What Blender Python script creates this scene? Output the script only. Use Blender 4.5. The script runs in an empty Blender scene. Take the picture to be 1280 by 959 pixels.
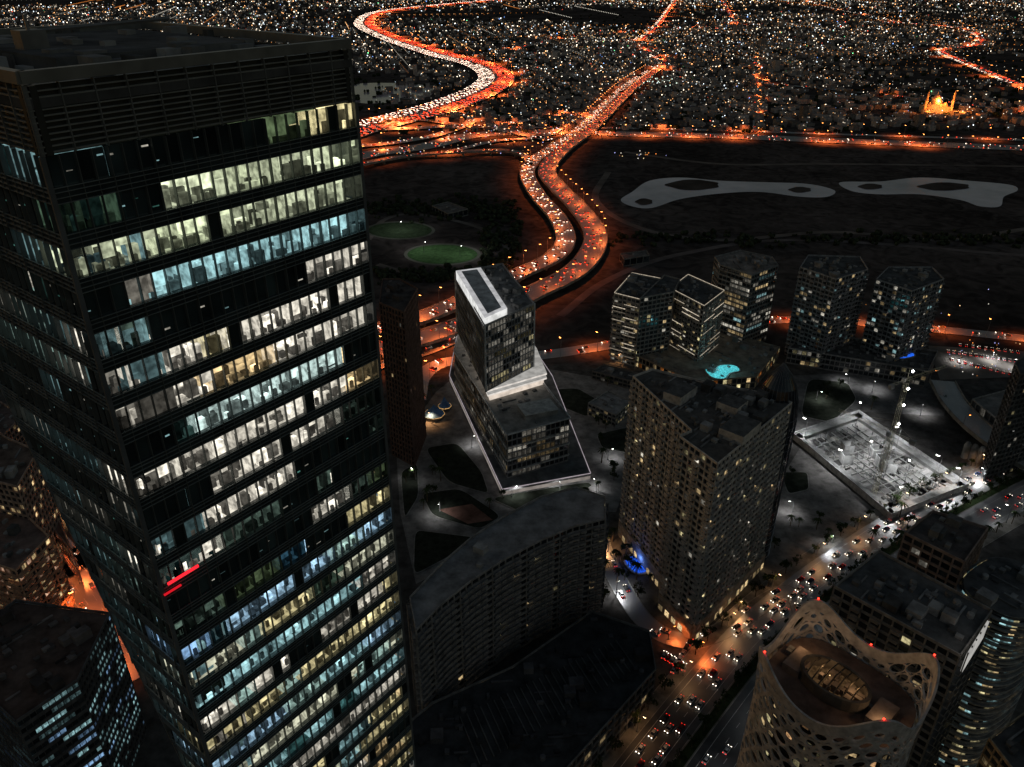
import bpy, math, random
from mathutils import Vector, noise
R=random.Random(11)
H=271.0; F=995.0; PT=math.radians(28.4); CP=math.cos(PT); SP=math.sin(PT)
sc=bpy.context.scene
# ---------- survey: converts photo bearings into map coordinates on a level plane of height h
def G(u,v,h=0.0):
    dx=(u-640)/F; dy=(v-479.5)/F
    fw=CP-dy*SP; dn=SP+dy*CP; z=H-h
    return (z*dx/dn, z*fw/dn)
# ---------- materials
def newmat(n):
    m=bpy.data.materials.new(n); m.use_nodes=True
    nt=m.node_tree; nt.nodes.clear()
    out=nt.nodes.new('ShaderNodeOutputMaterial'); return m,nt,out
def paintmat(n,rough=.75,gloss=0,nscale=.35,namt=.35,det=2):
    m,nt,out=newmat(n)
    a=nt.nodes.new('ShaderNodeAttribute'); a.attribute_name='col'
    g=nt.nodes.new('ShaderNodeNewGeometry')
    nz=nt.nodes.new('ShaderNodeTexNoise'); nz.inputs['Scale'].default_value=nscale; nz.inputs['Detail'].default_value=det; nz.inputs['Roughness'].default_value=.65
    nt.links.new(g.outputs['Position'],nz.inputs['Vector'])
    mr=nt.nodes.new('ShaderNodeMapRange'); mr.inputs[1].default_value=.3; mr.inputs[2].default_value=.7
    mr.inputs[3].default_value=1-namt; mr.inputs[4].default_value=1+namt
    nt.links.new(nz.outputs['Fac'],mr.inputs[0])
    vm=nt.nodes.new('ShaderNodeVectorMath'); vm.operation='SCALE'
    nt.links.new(a.outputs['Color'],vm.inputs[0]); nt.links.new(mr.outputs[0],vm.inputs['Scale'])
    d=nt.nodes.new('ShaderNodeBsdfDiffuse'); nt.links.new(vm.outputs[0],d.inputs['Color'])
    if gloss>0:
        gl=nt.nodes.new('ShaderNodeBsdfGlossy'); gl.inputs['Roughness'].default_value=rough; gl.inputs['Color'].default_value=(1,1,1,1)
        fr=nt.nodes.new('ShaderNodeFresnel'); fr.inputs['IOR'].default_value=1.45
        mm=nt.nodes.new('ShaderNodeMath'); mm.operation='MULTIPLY_ADD'; mm.inputs[1].default_value=gloss; mm.inputs[2].default_value=.02*gloss
        nt.links.new(fr.outputs[0],mm.inputs[0])
        mx=nt.nodes.new('ShaderNodeMixShader'); nt.links.new(mm.outputs[0],mx.inputs[0]); nt.links.new(d.outputs[0],mx.inputs[1]); nt.links.new(gl.outputs[0],mx.inputs[2])
        nt.links.new(mx.outputs[0],out.inputs[0])
    else: nt.links.new(d.outputs[0],out.inputs[0])
    return m
def glowmat(n,nscale=1.2,lo=.45,hi=1.35,noisy=True):
    m,nt,out=newmat(n); e=nt.nodes.new('ShaderNodeEmission')
    a=nt.nodes.new('ShaderNodeAttribute'); a.attribute_name='col'
    if noisy:
        g=nt.nodes.new('ShaderNodeNewGeometry')
        nz=nt.nodes.new('ShaderNodeTexNoise'); nz.inputs['Scale'].default_value=nscale; nz.inputs['Detail'].default_value=2
        nt.links.new(g.outputs['Position'],nz.inputs['Vector'])
        mr=nt.nodes.new('ShaderNodeMapRange'); mr.inputs[1].default_value=.35; mr.inputs[2].default_value=.65
        mr.inputs[3].default_value=lo; mr.inputs[4].default_value=hi
        nt.links.new(nz.outputs['Fac'],mr.inputs[0]); nt.links.new(mr.outputs[0],e.inputs['Strength'])
    nt.links.new(a.outputs['Color'],e.inputs['Color']); nt.links.new(e.outputs[0],out.inputs[0])
    m.cycles.emission_sampling='NONE'; return m
MAT={}
MAT['paint']=paintmat('weathered_paint'); MAT['conc']=paintmat('concrete',.85,0,.15,.5,4)
MAT['glass']=paintmat('dark_glass',.08,1.0,.25,.4,1); MAT['asphalt']=paintmat('asphalt',.5,.35,.08,.4,3)
MAT['leaf']=paintmat('foliage',.8,0,.25,.5,4); MAT['metal']=paintmat('metal',.4,.5,.5,.2,1)
MAT['earth']=paintmat('earth',.95,0,.02,.45,4); MAT['water']=paintmat('water',.15,1.0,.008,.35,4)
MAT['glow']=glowmat('lit_interior'); MAT['fascia']=glowmat('glow_fascia',.25,.75,1.15); MAT['lamp']=glowmat('lamp_glow',1,1,1,False); MAT['far']=glowmat('city_light',.01,.6,1.4,False)  # fascia: own glow in place of light falling on it
class M:
    def __init__(s): s.v=[]; s.f=[]; s.c=[]
    def poly(s,pts,col):
        n=len(s.v); s.v+=pts; s.f.append(tuple(range(n,n+len(pts)))); s.c.append(col)
    def hexa(s,b,t,col,bottom=False,tcol=None):   # b,t lists of 4 pts
        n=len(s.v); s.v+=b+t
        fs=[(n+4,n+5,n+6,n+7),(n,n+1,n+5,n+4),(n+1,n+2,n+6,n+5),(n+2,n+3,n+7,n+6),(n+3,n,n+4,n+7)]
        if bottom: fs.append((n+3,n+2,n+1,n))
        s.f+=fs; s.c+=[tcol or col]+[col]*(len(fs)-1)
    def box2(s,p,q,d0,d1,z0,z1,col,bottom=True,tcol=None):
        dx,dy=q[0]-p[0],q[1]-p[1]; L=math.hypot(dx,dy) or 1; nx,ny=dy/L,-dx/L
        a=[(p[0]+nx*d1,p[1]+ny*d1),(q[0]+nx*d1,q[1]+ny*d1),(q[0]+nx*d0,q[1]+ny*d0),(p[0]+nx*d0,p[1]+ny*d0)]
        s.hexa([(x,y,z0) for x,y in a],[(x,y,z1) for x,y in a],col,bottom,tcol)
    def cbox(s,x,y,z0,z1,lx,ly,ang,col,bottom=False,taper=1.0,tcol=None):
        c,sn=math.cos(ang),math.sin(ang); b=[];t=[]
        for i,j in((-1,-1),(1,-1),(1,1),(-1,1)):
            ax,ay=i*lx/2,j*ly/2; b.append((x+ax*c-ay*sn,y+ax*sn+ay*c,z0))
            ax*=taper;ay*=taper; t.append((x+ax*c-ay*sn,y+ax*sn+ay*c,z1))
        s.hexa(b,t,col,bottom,tcol)
    def prism(s,pts,z0,z1,col,tcol=None):
        n=len(pts); k=len(s.v)
        s.v+=[(x,y,z0) for x,y in pts]+[(x,y,z1) for x,y in pts]
        for i in range(n):
            j=(i+1)%n; s.f.append((k+i,k+j,k+n+j,k+n+i)); s.c.append(col)
        s.f.append(tuple(range(k+n,k+2*n))); s.c.append(tcol or col)
    def beam(s,a,b,w,col,sides=4,w2=None):
        a=Vector(a);b=Vector(b);d=(b-a).normalized(); u=d.orthogonal().normalized(); v=d.cross(u); w2=w if w2 is None else w2
        k=len(s.v)
        for P,ww in((a,w),(b,w2)):
            for i in range(sides):
                t=2*math.pi*i/sides+.785; s.v.append(tuple(P+(u*math.cos(t)+v*math.sin(t))*ww))
        for i in range(sides):
            j=(i+1)%sides; s.f.append((k+i,k+j,k+sides+j,k+sides+i)); s.c.append(col)
        s.f.append(tuple(range(k+sides,k+2*sides))); s.c.append(col)
    def dot(s,x,y,z,r,col):
        k=len(s.v); s.v+=[(x+r,y,z),(x-r,y,z),(x,y+r,z),(x,y-r,z),(x,y,z+r),(x,y,z-r)]
        for f in((0,2,4),(2,1,4),(1,3,4),(3,0,4),(2,0,5),(1,2,5),(3,1,5),(0,3,5)):
            s.f.append(tuple(k+i for i in f)); s.c.append(col)
    def revolve(s,cx,cy,prof,n,col,ex=1,ey=1,ang=0):
        k=len(s.v); ca,sa=math.cos(ang),math.sin(ang)
        for r,z in prof:
            for i in range(n):
                t=2*math.pi*i/n; x=r*math.cos(t)*ex;y=r*math.sin(t)*ey
                s.v.append((cx+x*ca-y*sa,cy+x*sa+y*ca,z))
        for a in range(len(prof)-1):
            for i in range(n):
                j=(i+1)%n; s.f.append((k+a*n+i,k+a*n+j,k+(a+1)*n+j,k+(a+1)*n+i)); s.c.append(col)
    def mesh(s,name,mat):
        me=bpy.data.meshes.new(name); me.from_pydata(s.v,[],s.f)
        at=me.attributes.new('col','FLOAT_COLOR','FACE'); fl=[]
        for c in s.c: fl+=[c[0],c[1],c[2],1.0]
        at.data.foreach_set('color',fl); me.materials.append(MAT[mat] if isinstance(mat,str) else mat); return me
def link(o): sc.collection.objects.link(o); return o
class Obj:
    def __init__(s,name): s.name=name; s.p={}
    def part(s,n,mat):
        if n not in s.p: s.p[n]=(M(),mat)
        return s.p[n][0]
    def done(s):
        ps={k:v for k,v in s.p.items() if v[0].f}
        if len(ps)==1:
            (m,mat),=ps.values(); return link(bpy.data.objects.new(s.name,m.mesh(s.name,mat)))
        e=link(bpy.data.objects.new(s.name,None))
        for k,(m,mat) in ps.items():
            o=link(bpy.data.objects.new(k,m.mesh(k,mat))); o.parent=e
        return e
def joinedmesh(name,parts):
    me=bpy.data.meshes.new(name); v=[];f=[];c=[];mi=[]
    for i,(m,mat) in enumerate(parts):
        k=len(v); v+=m.v; f+=[tuple(a+k for a in q) for q in m.f]; c+=m.c; mi+=[i]*len(m.f); me.materials.append(MAT[mat])
    me.from_pydata(v,[],f); at=me.attributes.new('col','FLOAT_COLOR','FACE'); fl=[]
    for q in c: fl+=[q[0],q[1],q[2],1.0]
    at.data.foreach_set('color',fl); me.polygons.foreach_set('material_index',mi); return me
def mul(c,k): return (c[0]*k,c[1]*k,c[2]*k)
def ccw(p):
    a=sum(p[i][0]*p[(i+1)%len(p)][1]-p[(i+1)%len(p)][0]*p[i][1] for i in range(len(p)))
    return p if a>0 else p[::-1]
def lerp(p,q,t): return (p[0]+(q[0]-p[0])*t,p[1]+(q[1]-p[1])*t)
def smooth(p,n=6):
    out=[];N=len(p)
    for i in range(N):
        a,b,c,d=[Vector(p[(i+k)%N]) for k in(-1,0,1,2)]
        for j in range(n):
            t=j/n; q=.5*((2*b)+(c-a)*t+(2*a-5*b+4*c-d)*t*t+(3*b-a-3*c+d)*t**3); out.append((q.x,q.y))
    return out
def inset(poly,d):
    n=len(poly); out=[]
    for i in range(n):
        a,b,c=poly[i-1],poly[i],poly[(i+1)%n]
        d1=Vector((b[0]-a[0],b[1]-a[1])).normalized(); d2=Vector((c[0]-b[0],c[1]-b[1])).normalized()
        n1=Vector((-d1.y,d1.x)); n2=Vector((-d2.y,d2.x)); bi=(n1+n2)
        L=bi.length
        if L<.1: out.append(b); continue
        bi/=L; k=d/max(.35,bi.dot(n1)); out.append((b[0]+bi.x*k,b[1]+bi.y*k))
    return out
def inpoly(x,y,p):
    r=False;j=len(p)-1
    for i in range(len(p)):
        if (p[i][1]>y)!=(p[j][1]>y) and x<(p[j][0]-p[i][0])*(y-p[i][1])/(p[j][1]-p[i][1])+p[i][0]: r=not r
        j=i
    return r
WARM=(1.0,.72,.36); WHITE=(1,.93,.78); TEAL=(.5,.88,.92); BLUE=(.35,.62,1.0); YEL=(1,.86,.45); ORG=(1.0,.32,.06)
# ---------- generic tower
def roofstuff(o,poly,h,dens=1.0,col=(.16,.16,.16)):
    m=o.part('roof_equipment','conc'); xs=[p[0] for p in poly]; ys=[p[1] for p in poly]
    ip=inset(poly,3.0); e=(poly[1][0]-poly[0][0],poly[1][1]-poly[0][1]); ang=math.atan2(e[1],e[0])
    area=(max(xs)-min(xs))*(max(ys)-min(ys)); n=int(area/32*dens)
    for i in range(n):
        x=R.uniform(min(xs),max(xs)); y=R.uniform(min(ys),max(ys))
        if not inpoly(x,y,ip): continue
        k=R.random(); c=mul(col,R.uniform(.5,2.0))
        if k<.6: m.cbox(x,y,h,h+R.uniform(.6,1.8),R.uniform(1,3),R.uniform(1,2.4),ang,c)
        elif k<.8: m.cbox(x,y,h,h+R.uniform(.4,.7),R.uniform(4,10),.6,ang,c)
        elif k<.9: m.revolve(x,y,[(1.1,h),(1.1,h+1.5),(.7,h+1.7),(0,h+1.7)],10,c)
        else: m.cbox(x,y,h,h+R.uniform(2.5,4),R.uniform(3,6),R.uniform(3,5),ang,c)
def wall(o,p,q,z0,z1,fl,bay,wc,lit,cols,pier=.5,sp=1.0,balc=0,litb=1.0,strip=False,gcol=(.02,.024,.028)):
    L=math.hypot(q[0]-p[0],q[1]-p[1])
    if L<1.5: return
    nb=max(1,round(L/bay)); nf=max(1,round((z1-z0)/fl)); fh=(z1-z0)/nf
    W=o.part('walls','paint'); Gm=o.part('windows','glass'); E=o.part('lit_windows','glow')
    dx,dy=(q[0]-p[0])/L,(q[1]-p[1])/L; nx,ny=dy,-dx
    for f in range(nf):
        za=z0+f*fh; zb=za+fh
        W.box2(p,q,-.45,0,za,za+sp,mul(wc,R.uniform(.9,1.1)))
        run=0;rc=None
        for b in range(nb):
            a=lerp(p,q,b/nb); c=lerp(p,q,(b+1)/nb)
            if run>0: run-=1; on=True
            else:
                on=R.random()<lit
                if on: rc=mul(R.choice(cols),R.choice((.12,.2,.35,.55,1.0))*litb); run=R.randint(1,5) if strip else 0
            def wp(t,z): g=lerp(a,c,t); return (g[0]-nx*.4,g[1]-ny*.4,z)
            if on:
                t=R.choice((0,0,.3,.5,.7)); zc_=zb-(zb-za-sp)*R.choice((0,.25,.5))
                k=R.uniform(.6,1.2)
                if t>0: E.poly([wp(0,za+sp),wp(t,za+sp),wp(t,zb),wp(0,zb)],mul(rc,k*.35))
                E.poly([wp(t,za+sp),wp(1,za+sp),wp(1,zc_),wp(t,zc_)],mul(rc,k))
                if zc_<zb: E.poly([wp(t,zc_),wp(1,zc_),wp(1,zb),wp(t,zb)],mul(rc,k*.6))
            else: Gm.poly([wp(0,za+sp),wp(1,za+sp),wp(1,zb),wp(0,zb)],mul(gcol,R.uniform(.5,2.2)))
            if balc and (b%balc[1])<balc[0] and f>0:
                a2=lerp(p,q,(b+.06)/nb); c2=lerp(p,q,(b+.94)/nb)
                B=o.part('balconies','paint'); B.box2(a2,c2,.02,1.5,za-.1,za+.12,mul(wc,1.15))
                B.box2(a2,c2,1.4,1.5,za+.13,za+1.1,mul(wc,.9))
    if pier>0:
        for b in range(nb+1):
            t=b/nb; hw=pier/2/L; W.box2(lerp(p,q,max(0,t-hw)),lerp(p,q,min(1,t+hw)),-.43,.12,z0,z1+.002*b,wc)
def tower(name,pix,h,z0=0,fl=3.4,bay=3.4,wc=(.2,.18,.16),lit=.12,cols=(WARM,WHITE,YEL),world=False,roofc=(.1,.1,.1),dens=1,o=None,par=1.1,done=True,rcol=(.16,.16,.16),**k):
    poly=ccw([tuple(p) for p in pix] if world else [G(u,v,h) for u,v in pix])
    o=o or Obj(name)
    for i in range(len(poly)): wall(o,poly[i],poly[(i+1)%len(poly)],z0,h,fl,bay,wc,lit,cols,**k)
    o.part('roof','conc').prism(inset(poly,.45),h-.6,h+.05,wc,roofc)
    for i in range(len(poly)):
        o.part('parapet','paint').box2(poly[i],poly[(i+1)%len(poly)],-.35,.02*(i%2)+.03,h,h+par,mul(wc,1.1))
    if dens: roofstuff(o,poly,h+.05,dens,rcol)
    if done: o.done()
    return poly,o
# ================= MAIN OFFICE TOWER (left)
def office_tower():
    o=Obj('glass_office_tower')
    A=(-40.3,69.2); B=(-18.4,97.9); L=math.hypot(B[0]-A[0],B[1]-A[1]); e=((B[0]-A[0])/L,(B[1]-A[1])/L)
    s=(-.787,.6166); D=(B[0]+s[0]*44,B[1]+s[1]*44)
    fh=4.2; zc=H-19.6; ztop=H-8.5
    def wof(z): return max(6.0,50-.405*(H-z))
    fr=o.part('mullions','metal'); spn=o.part('spandrels','glass'); gl=o.part('dark_glazing','glass'); li=o.part('office_interiors_glow','glow'); ot=o.part('crown','metal')  # interior surfaces emit: room lighting is put into their colours
    def face(P,d,Lf,z,lit,br,cols,dark=.0,rowpat=None,base=None):
        n=(d[1],-d[0]); nb=max(1,round(Lf/1.45)); bw=Lf/nb
        def pt(s_,dep,zz): 
            s_=min(max(s_,.35),Lf-.35) if dep>.31 else s_
            return (P[0]+d[0]*s_-n[0]*dep,P[1]+d[1]*s_-n[1]*dep,zz)
        P2=(P[0]+d[0]*Lf,P[1]+d[1]*Lf); so=1.5
        spn.box2(P,P2,-.5,0,z,z+so,(.025,.034,.036))
        for zz in (z+.02,z+so-.1,z+.5,z+1.0): fr.box2(P,P2,.003,.14,zz,zz+.06,(.16,.18,.18))
        b=0
        while b<nb:
            run=R.randint(2,6); e2=min(nb,b+run); mid=(b+e2)/2/nb
            pl=lit if rowpat is None else rowpat(mid)
            on=R.random()<pl
            a0,a1=b*bw,e2*bw; zf=z+so-.55; zt=z+fh
            if on or R.random()<.45:
                c=R.choice(cols) if R.random()<.25 or not base else base; k=br*(R.choice((.7,.9,1.0,1.15)) if on else R.uniform(.03,.16)); c=mul(c,k); dp=R.uniform(4.0,7.5)
                if not on: c=(c[0]*.6,c[1],c[2]*.95)
                for bb in range(b,e2):
                    x0,x1=bb*bw,(bb+1)*bw
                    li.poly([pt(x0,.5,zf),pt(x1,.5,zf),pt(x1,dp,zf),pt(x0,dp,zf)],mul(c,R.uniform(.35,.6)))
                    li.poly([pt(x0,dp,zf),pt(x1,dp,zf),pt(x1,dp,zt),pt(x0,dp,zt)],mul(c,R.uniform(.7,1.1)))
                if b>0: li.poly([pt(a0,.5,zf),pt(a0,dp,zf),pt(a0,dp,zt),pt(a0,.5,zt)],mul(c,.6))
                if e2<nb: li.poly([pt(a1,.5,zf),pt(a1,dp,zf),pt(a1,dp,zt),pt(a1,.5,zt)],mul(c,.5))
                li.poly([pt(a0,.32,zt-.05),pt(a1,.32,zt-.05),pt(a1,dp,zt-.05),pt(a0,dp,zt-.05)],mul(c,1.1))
                for rowy in (0,1):
                  q=a0+(.5 if b==0 else 0)
                  while q<a1-1.0 :       # furniture: desks, chairs, cupboards, screens; all self-glowing, tops brighter
                    x0=q+R.uniform(.05,.4); x1=min(a1-.1,x0+R.uniform(.5,1.5)); y0=R.uniform(.8,1.8)+rowy*R.uniform(1,1.8); hh=R.choice((.75,.75,1.1,1.5,1.9))
                    cc=mul(c,R.choice((.04,.08,.15,.45,1.0)))
                    li.hexa([pt(x0,y0,zf),pt(x1,y0,zf),pt(x1,y0+.7,zf),pt(x0,y0+.7,zf)],[pt(x0,y0,zf+hh),pt(x1,y0,zf+hh),pt(x1,y0+.7,zf+hh),pt(x0,y0+.7,zf+hh)],cc,tcol=mul(cc,1.5))
                    if R.random()<.6:
                        li.hexa([pt(x0,y0-.4,zf),pt(x0+.45,y0-.4,zf),pt(x0+.45,y0-.05,zf),pt(x0,y0-.05,zf)],[pt(x0,y0-.4,zf+1),pt(x0+.45,y0-.4,zf+1),pt(x0+.45,y0-.05,zf+1),pt(x0,y0-.05,zf+1)],mul(c,.05))
                    q=x1+R.uniform(0,.6)
                for bb in range(b,e2):   # roller blinds and partitions
                    rr=R.random(); x0,x1=bb*bw,(bb+1)*bw
                    if rr<.16:
                        dd=R.uniform(.3,2.2); li.poly([pt(x0,.35,zt-dd),pt(x1,.35,zt-dd),pt(x1,.35,zt),pt(x0,.35,zt)],mul(c,R.uniform(.6,.95)))
                    elif rr<.20: gl.poly([pt(x0,.3,z+so),pt(x1,.3,z+so),pt(x1,.3,zt),pt(x0,.3,zt)],(.02,.03,.03))
                    elif rr<.5 and bb>0: 
                        x0+=R.uniform(0,1); li.poly([pt(x0,2.5,zf),pt(x0,dp,zf),pt(x0,dp,zt),pt(x0,2.5,zt)],mul(c,R.uniform(.2,.6)))
            else:
                for bb in range(b,e2):
                    x0,x1=bb*bw,(bb+1)*bw
                    gl.poly([pt(x0,.3,z+so),pt(x1,.3,z+so),pt(x1,.3,zt),pt(x0,.3,zt)],mul((.018,.028,.03),R.uniform(.6,2.2)))
                    if R.random()<dark:
                        xx=x0+R.uniform(0,.5);zz=z+so+R.uniform(.3,2.0); ww=R.uniform(.2,.8); hh=R.uniform(.06,.2)
                        li.poly([pt(xx,.27,zz),pt(xx+ww,.27,zz),pt(xx+ww,.27,zz+hh),pt(xx,.27,zz+hh)],mul(R.choice((TEAL,WHITE,(.2,.6,.5))),R.uniform(.05,.5)))
            b=e2
        for b in range(nb+1):
            c0=P[0]+d[0]*(b*bw-.035),P[1]+d[1]*(b*bw-.035); c1=P[0]+d[0]*(b*bw+.035),P[1]+d[1]*(b*bw+.035)
            fr.box2(c0,c1,-.3,.08 if b%4 else .2,z+.0,z+fh,(.09,.1,.1))
    pat={-1:lambda t:1 if t>.85 else .06,0:lambda t:.97 if t>.3 else .15,1:lambda t:1 if t>.08 else .5,2:lambda t:1 if t>.12 else .5,
      3:lambda t:.95 if t>.78 else (.75 if t<.35 else .1),4:lambda t:1.0,5:lambda t:1 if t>.12 else .7,6:lambda t:.97 if t>.25 else .5,7:lambda t:.99,8:lambda t:.97 if t<.8 else .4,
      9:lambda t:.95 if t<.6 else .2,10:lambda t:.12,11:lambda t:.05,12:lambda t:.5 if t>.5 else .2,13:lambda t:.95 if t>.4 else .2}
    k=-1; z=zc
    while z>H-190:
        c=(WHITE,YEL,WHITE,WARM); bs=WHITE
        if k==-1: bs=YEL
        if k==2: c=(TEAL,TEAL,WHITE); bs=TEAL
        if k in(0,1): c=((.85,.95,.6),WHITE,(.9,.95,.7)); bs=(.85,.93,.62)
        if k in (6,7,8): c=(WHITE,(.6,.9,.7),YEL,WARM)
        if k==6: bs=(.65,.85,.8)
        if k>11: c=(TEAL,BLUE,WHITE,YEL,(.6,.9,.8)); bs=(TEAL,WHITE,YEL,(.45,.72,.95),(.95,.95,.7))[k%5]
        if k>21: c=(YEL,WHITE,TEAL,WARM); bs=YEL if k%3 else WHITE
        pf=pat.get(k,(lambda t:.97) if k%4 else (lambda t:.6))
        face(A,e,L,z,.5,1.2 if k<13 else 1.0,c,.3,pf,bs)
        w=wof(z+2); P=(A[0]+s[0]*w,A[1]+s[1]*w)
        face(P,(-s[0],-s[1]),w,z,.48 if k>1 else .15,.32,(TEAL,TEAL,(.6,.9,.8),WHITE),.6)
        spn.poly([(P[0],P[1],z),(D[0],D[1],z),(D[0],D[1],z+fh),(P[0],P[1],z+fh)],(.02,.025,.03))
        z-=fh; k+=1
    zb=z+fh
    for a,b in((B,D),(D,A)): spn.box2(a,b,-.2,0,0,zc+fh,(.02,.024,.028))
    fp=[A,B,D,(A[0]+s[0]*6,A[1]+s[1]*6)]
    spn.prism(fp,0,zb,(.03,.03,.03))
    def cp(z): w=wof(z); return (A[0]+s[0]*w,A[1]+s[1]*w,z)
    fr.beam(cp(H-108),cp(zc+fh),.3,(.1,.11,.12))
    fr.beam((A[0],A[1],zb),(A[0],A[1],zc+fh),.3,(.1,.11,.12)); fr.beam((B[0],B[1],zb),(B[0],B[1],zc+fh),.3,(.1,.11,.12))
    zl=zc+fh; C=(A[0]+s[0]*47,A[1]+s[1]*47)
    q=[A,B,D,C]
    for a,b in((A,B),(C,A),(B,D),(D,C)):
        ot.box2(a,b,-1.1,-.5,zl,ztop-1.2,(.03,.033,.033))
        ot.box2(a,b,-.6,.25,ztop-1.0,ztop,(.15,.15,.14))
        zz=zl+.2
        while zz<ztop-1.3:
            ot.box2(a,b,-.3,-.02,zz,zz+.12,(.2,.205,.195)); zz+=.5
        LL=math.hypot(b[0]-a[0],b[1]-a[1]); n=int(LL/2.9)
        for i in range(n+1): t=i/n; ot.box2(lerp(a,b,max(0,t-.06/LL)),lerp(a,b,min(1,t+.06/LL)),-.35,.06,zl,ztop-1.1,(.13,.135,.135))
    rf=o.part('roof','conc'); rf.prism([C,A,B,D],ztop-3,ztop-2.2,(.08,.08,.08),(.14,.13,.125))
    ctr=((A[0]+D[0])/2,(A[1]+D[1])/2); an=math.atan2(e[1],e[0])
    rf.cbox(ctr[0],ctr[1],ztop-2.2,ztop-.2,22,26,an,(.13,.13,.13)); 
    for i in range(120):
        x=ctr[0]+R.uniform(-22,22);y=ctr[1]+R.uniform(-24,24)
        if inpoly(x,y,inset(ccw(q),3)): rf.cbox(x,y,ztop-2.2,ztop-2.2+R.uniform(.4,2.6),R.uniform(.6,3),R.uniform(.6,3),an,mul((.25,.25,.25),R.uniform(.3,1.6)))
    bm=o.part('window_cleaning_crane','metal'); bx,by=ctr[0]-3,ctr[1]-8
    bm.cbox(bx,by,ztop-.2,ztop+1.6,2.6,2,an,(.15,.15,.15)); bm.beam((bx,by,ztop+1.4),(bx+12,by+7,ztop+2.2),.22,(.2,.2,.2)); bm.beam((bx,by,ztop+1.4),(bx,by,ztop+3),.2,(.2,.2,.2)); bm.beam((bx,by,ztop+3),(bx+12,by+7,ztop+2.2),.05,(.2,.2,.2))
    for off in (3,4.5):
        ii=inset(ccw(q),off)
        for i in range(4): bm.beam((*ii[i],ztop-1.7),(*ii[(i+1)%4],ztop-1.7),.08,(.2,.2,.2))
    zr=H-64; a=lerp(A,B,.02); b=lerp(A,B,.13); o.part('red_light_strip','lamp').box2(a,b,.25,.45,zr,zr+.3,(1.6,.03,.05)); o.part('red_light_strip','lamp').box2(lerp(A,B,.0),lerp(A,B,.06),.25,.45,zr-1.1,zr-.9,(.7,.01,.02))
    o.done()
office_tower()
# ================= residential tower (centre right)
rp=[(897,582),(990,505),(960,494),(895,482),(815,463),(791,472),(864,540),(849,547)]
RW=(.48,.45,.42)
poly,o=tower('residential_tower',rp,94,fl=3.3,bay=3.3,wc=RW,lit=.085,cols=(WARM,YEL,WHITE),pier=.7,sp=1.15,balc=(1,3),roofc=(.13,.12,.11),dens=1.3,done=False,litb=1.1)
for cpx,lx,ly in(((925,535),16,11),((850,490),14,9),((915,505),10,10)):
    x,y=G(*cpx,97); o.part('plant_rooms','paint').cbox(x,y,94.1,98.5,lx,ly,.85,RW,tcol=(.12,.12,.12))
bp=o.part('base_cladding','paint')
for i in range(len(poly)): bp.box2(poly[i],poly[(i+1)%len(poly)],.1,1.4,0,9,(.38,.33,.27))
for i in range(len(poly)):
    p,q=poly[i],poly[(i+1)%len(poly)]; L=math.hypot(q[0]-p[0],q[1]-p[1]); n=int(L/4)
    for j in range(n):
        if R.random()<.6: o.part('shopfronts','glow').box2(lerp(p,q,(j+.2)/n),lerp(p,q,(j+.8)/n),1.41,1.5,.4,3.6,mul(WARM,R.uniform(.1,.9)))
o.done()
o=Obj('dome_topped_tower'); cx,cy=121.5,317
prof=[(8.5,0),(9.2,30),(9.6,60),(9.8,82),(9.0,92),(7.2,99),(4.6,104),(2,107.5),(.3,110),(0,112)]
o.part('glass_skin','glass').revolve(cx,cy,prof,28,(.02,.024,.032))
for i in range(28):
    t=2*math.pi*i/28
    for a in range(len(prof)-2):
        r0,z0=prof[a]; r1,z1=prof[a+1]; c,s=math.cos(t),math.sin(t)
        o.part('ribs','metal').beam((cx+c*(r0+.1),cy+s*(r0+.1),z0),(cx+c*(r1+.1),cy+s*(r1+.1),z1),.12,(.12,.13,.15))
for z in range(4,88,4): o.part('rings','metal').revolve(cx,cy,[(9.95-abs(82-z)*.012,z),(10.05-abs(82-z)*.012,z+.3),(9.5,z+.3)],28,(.10,.11,.13))
o.done()
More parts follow.
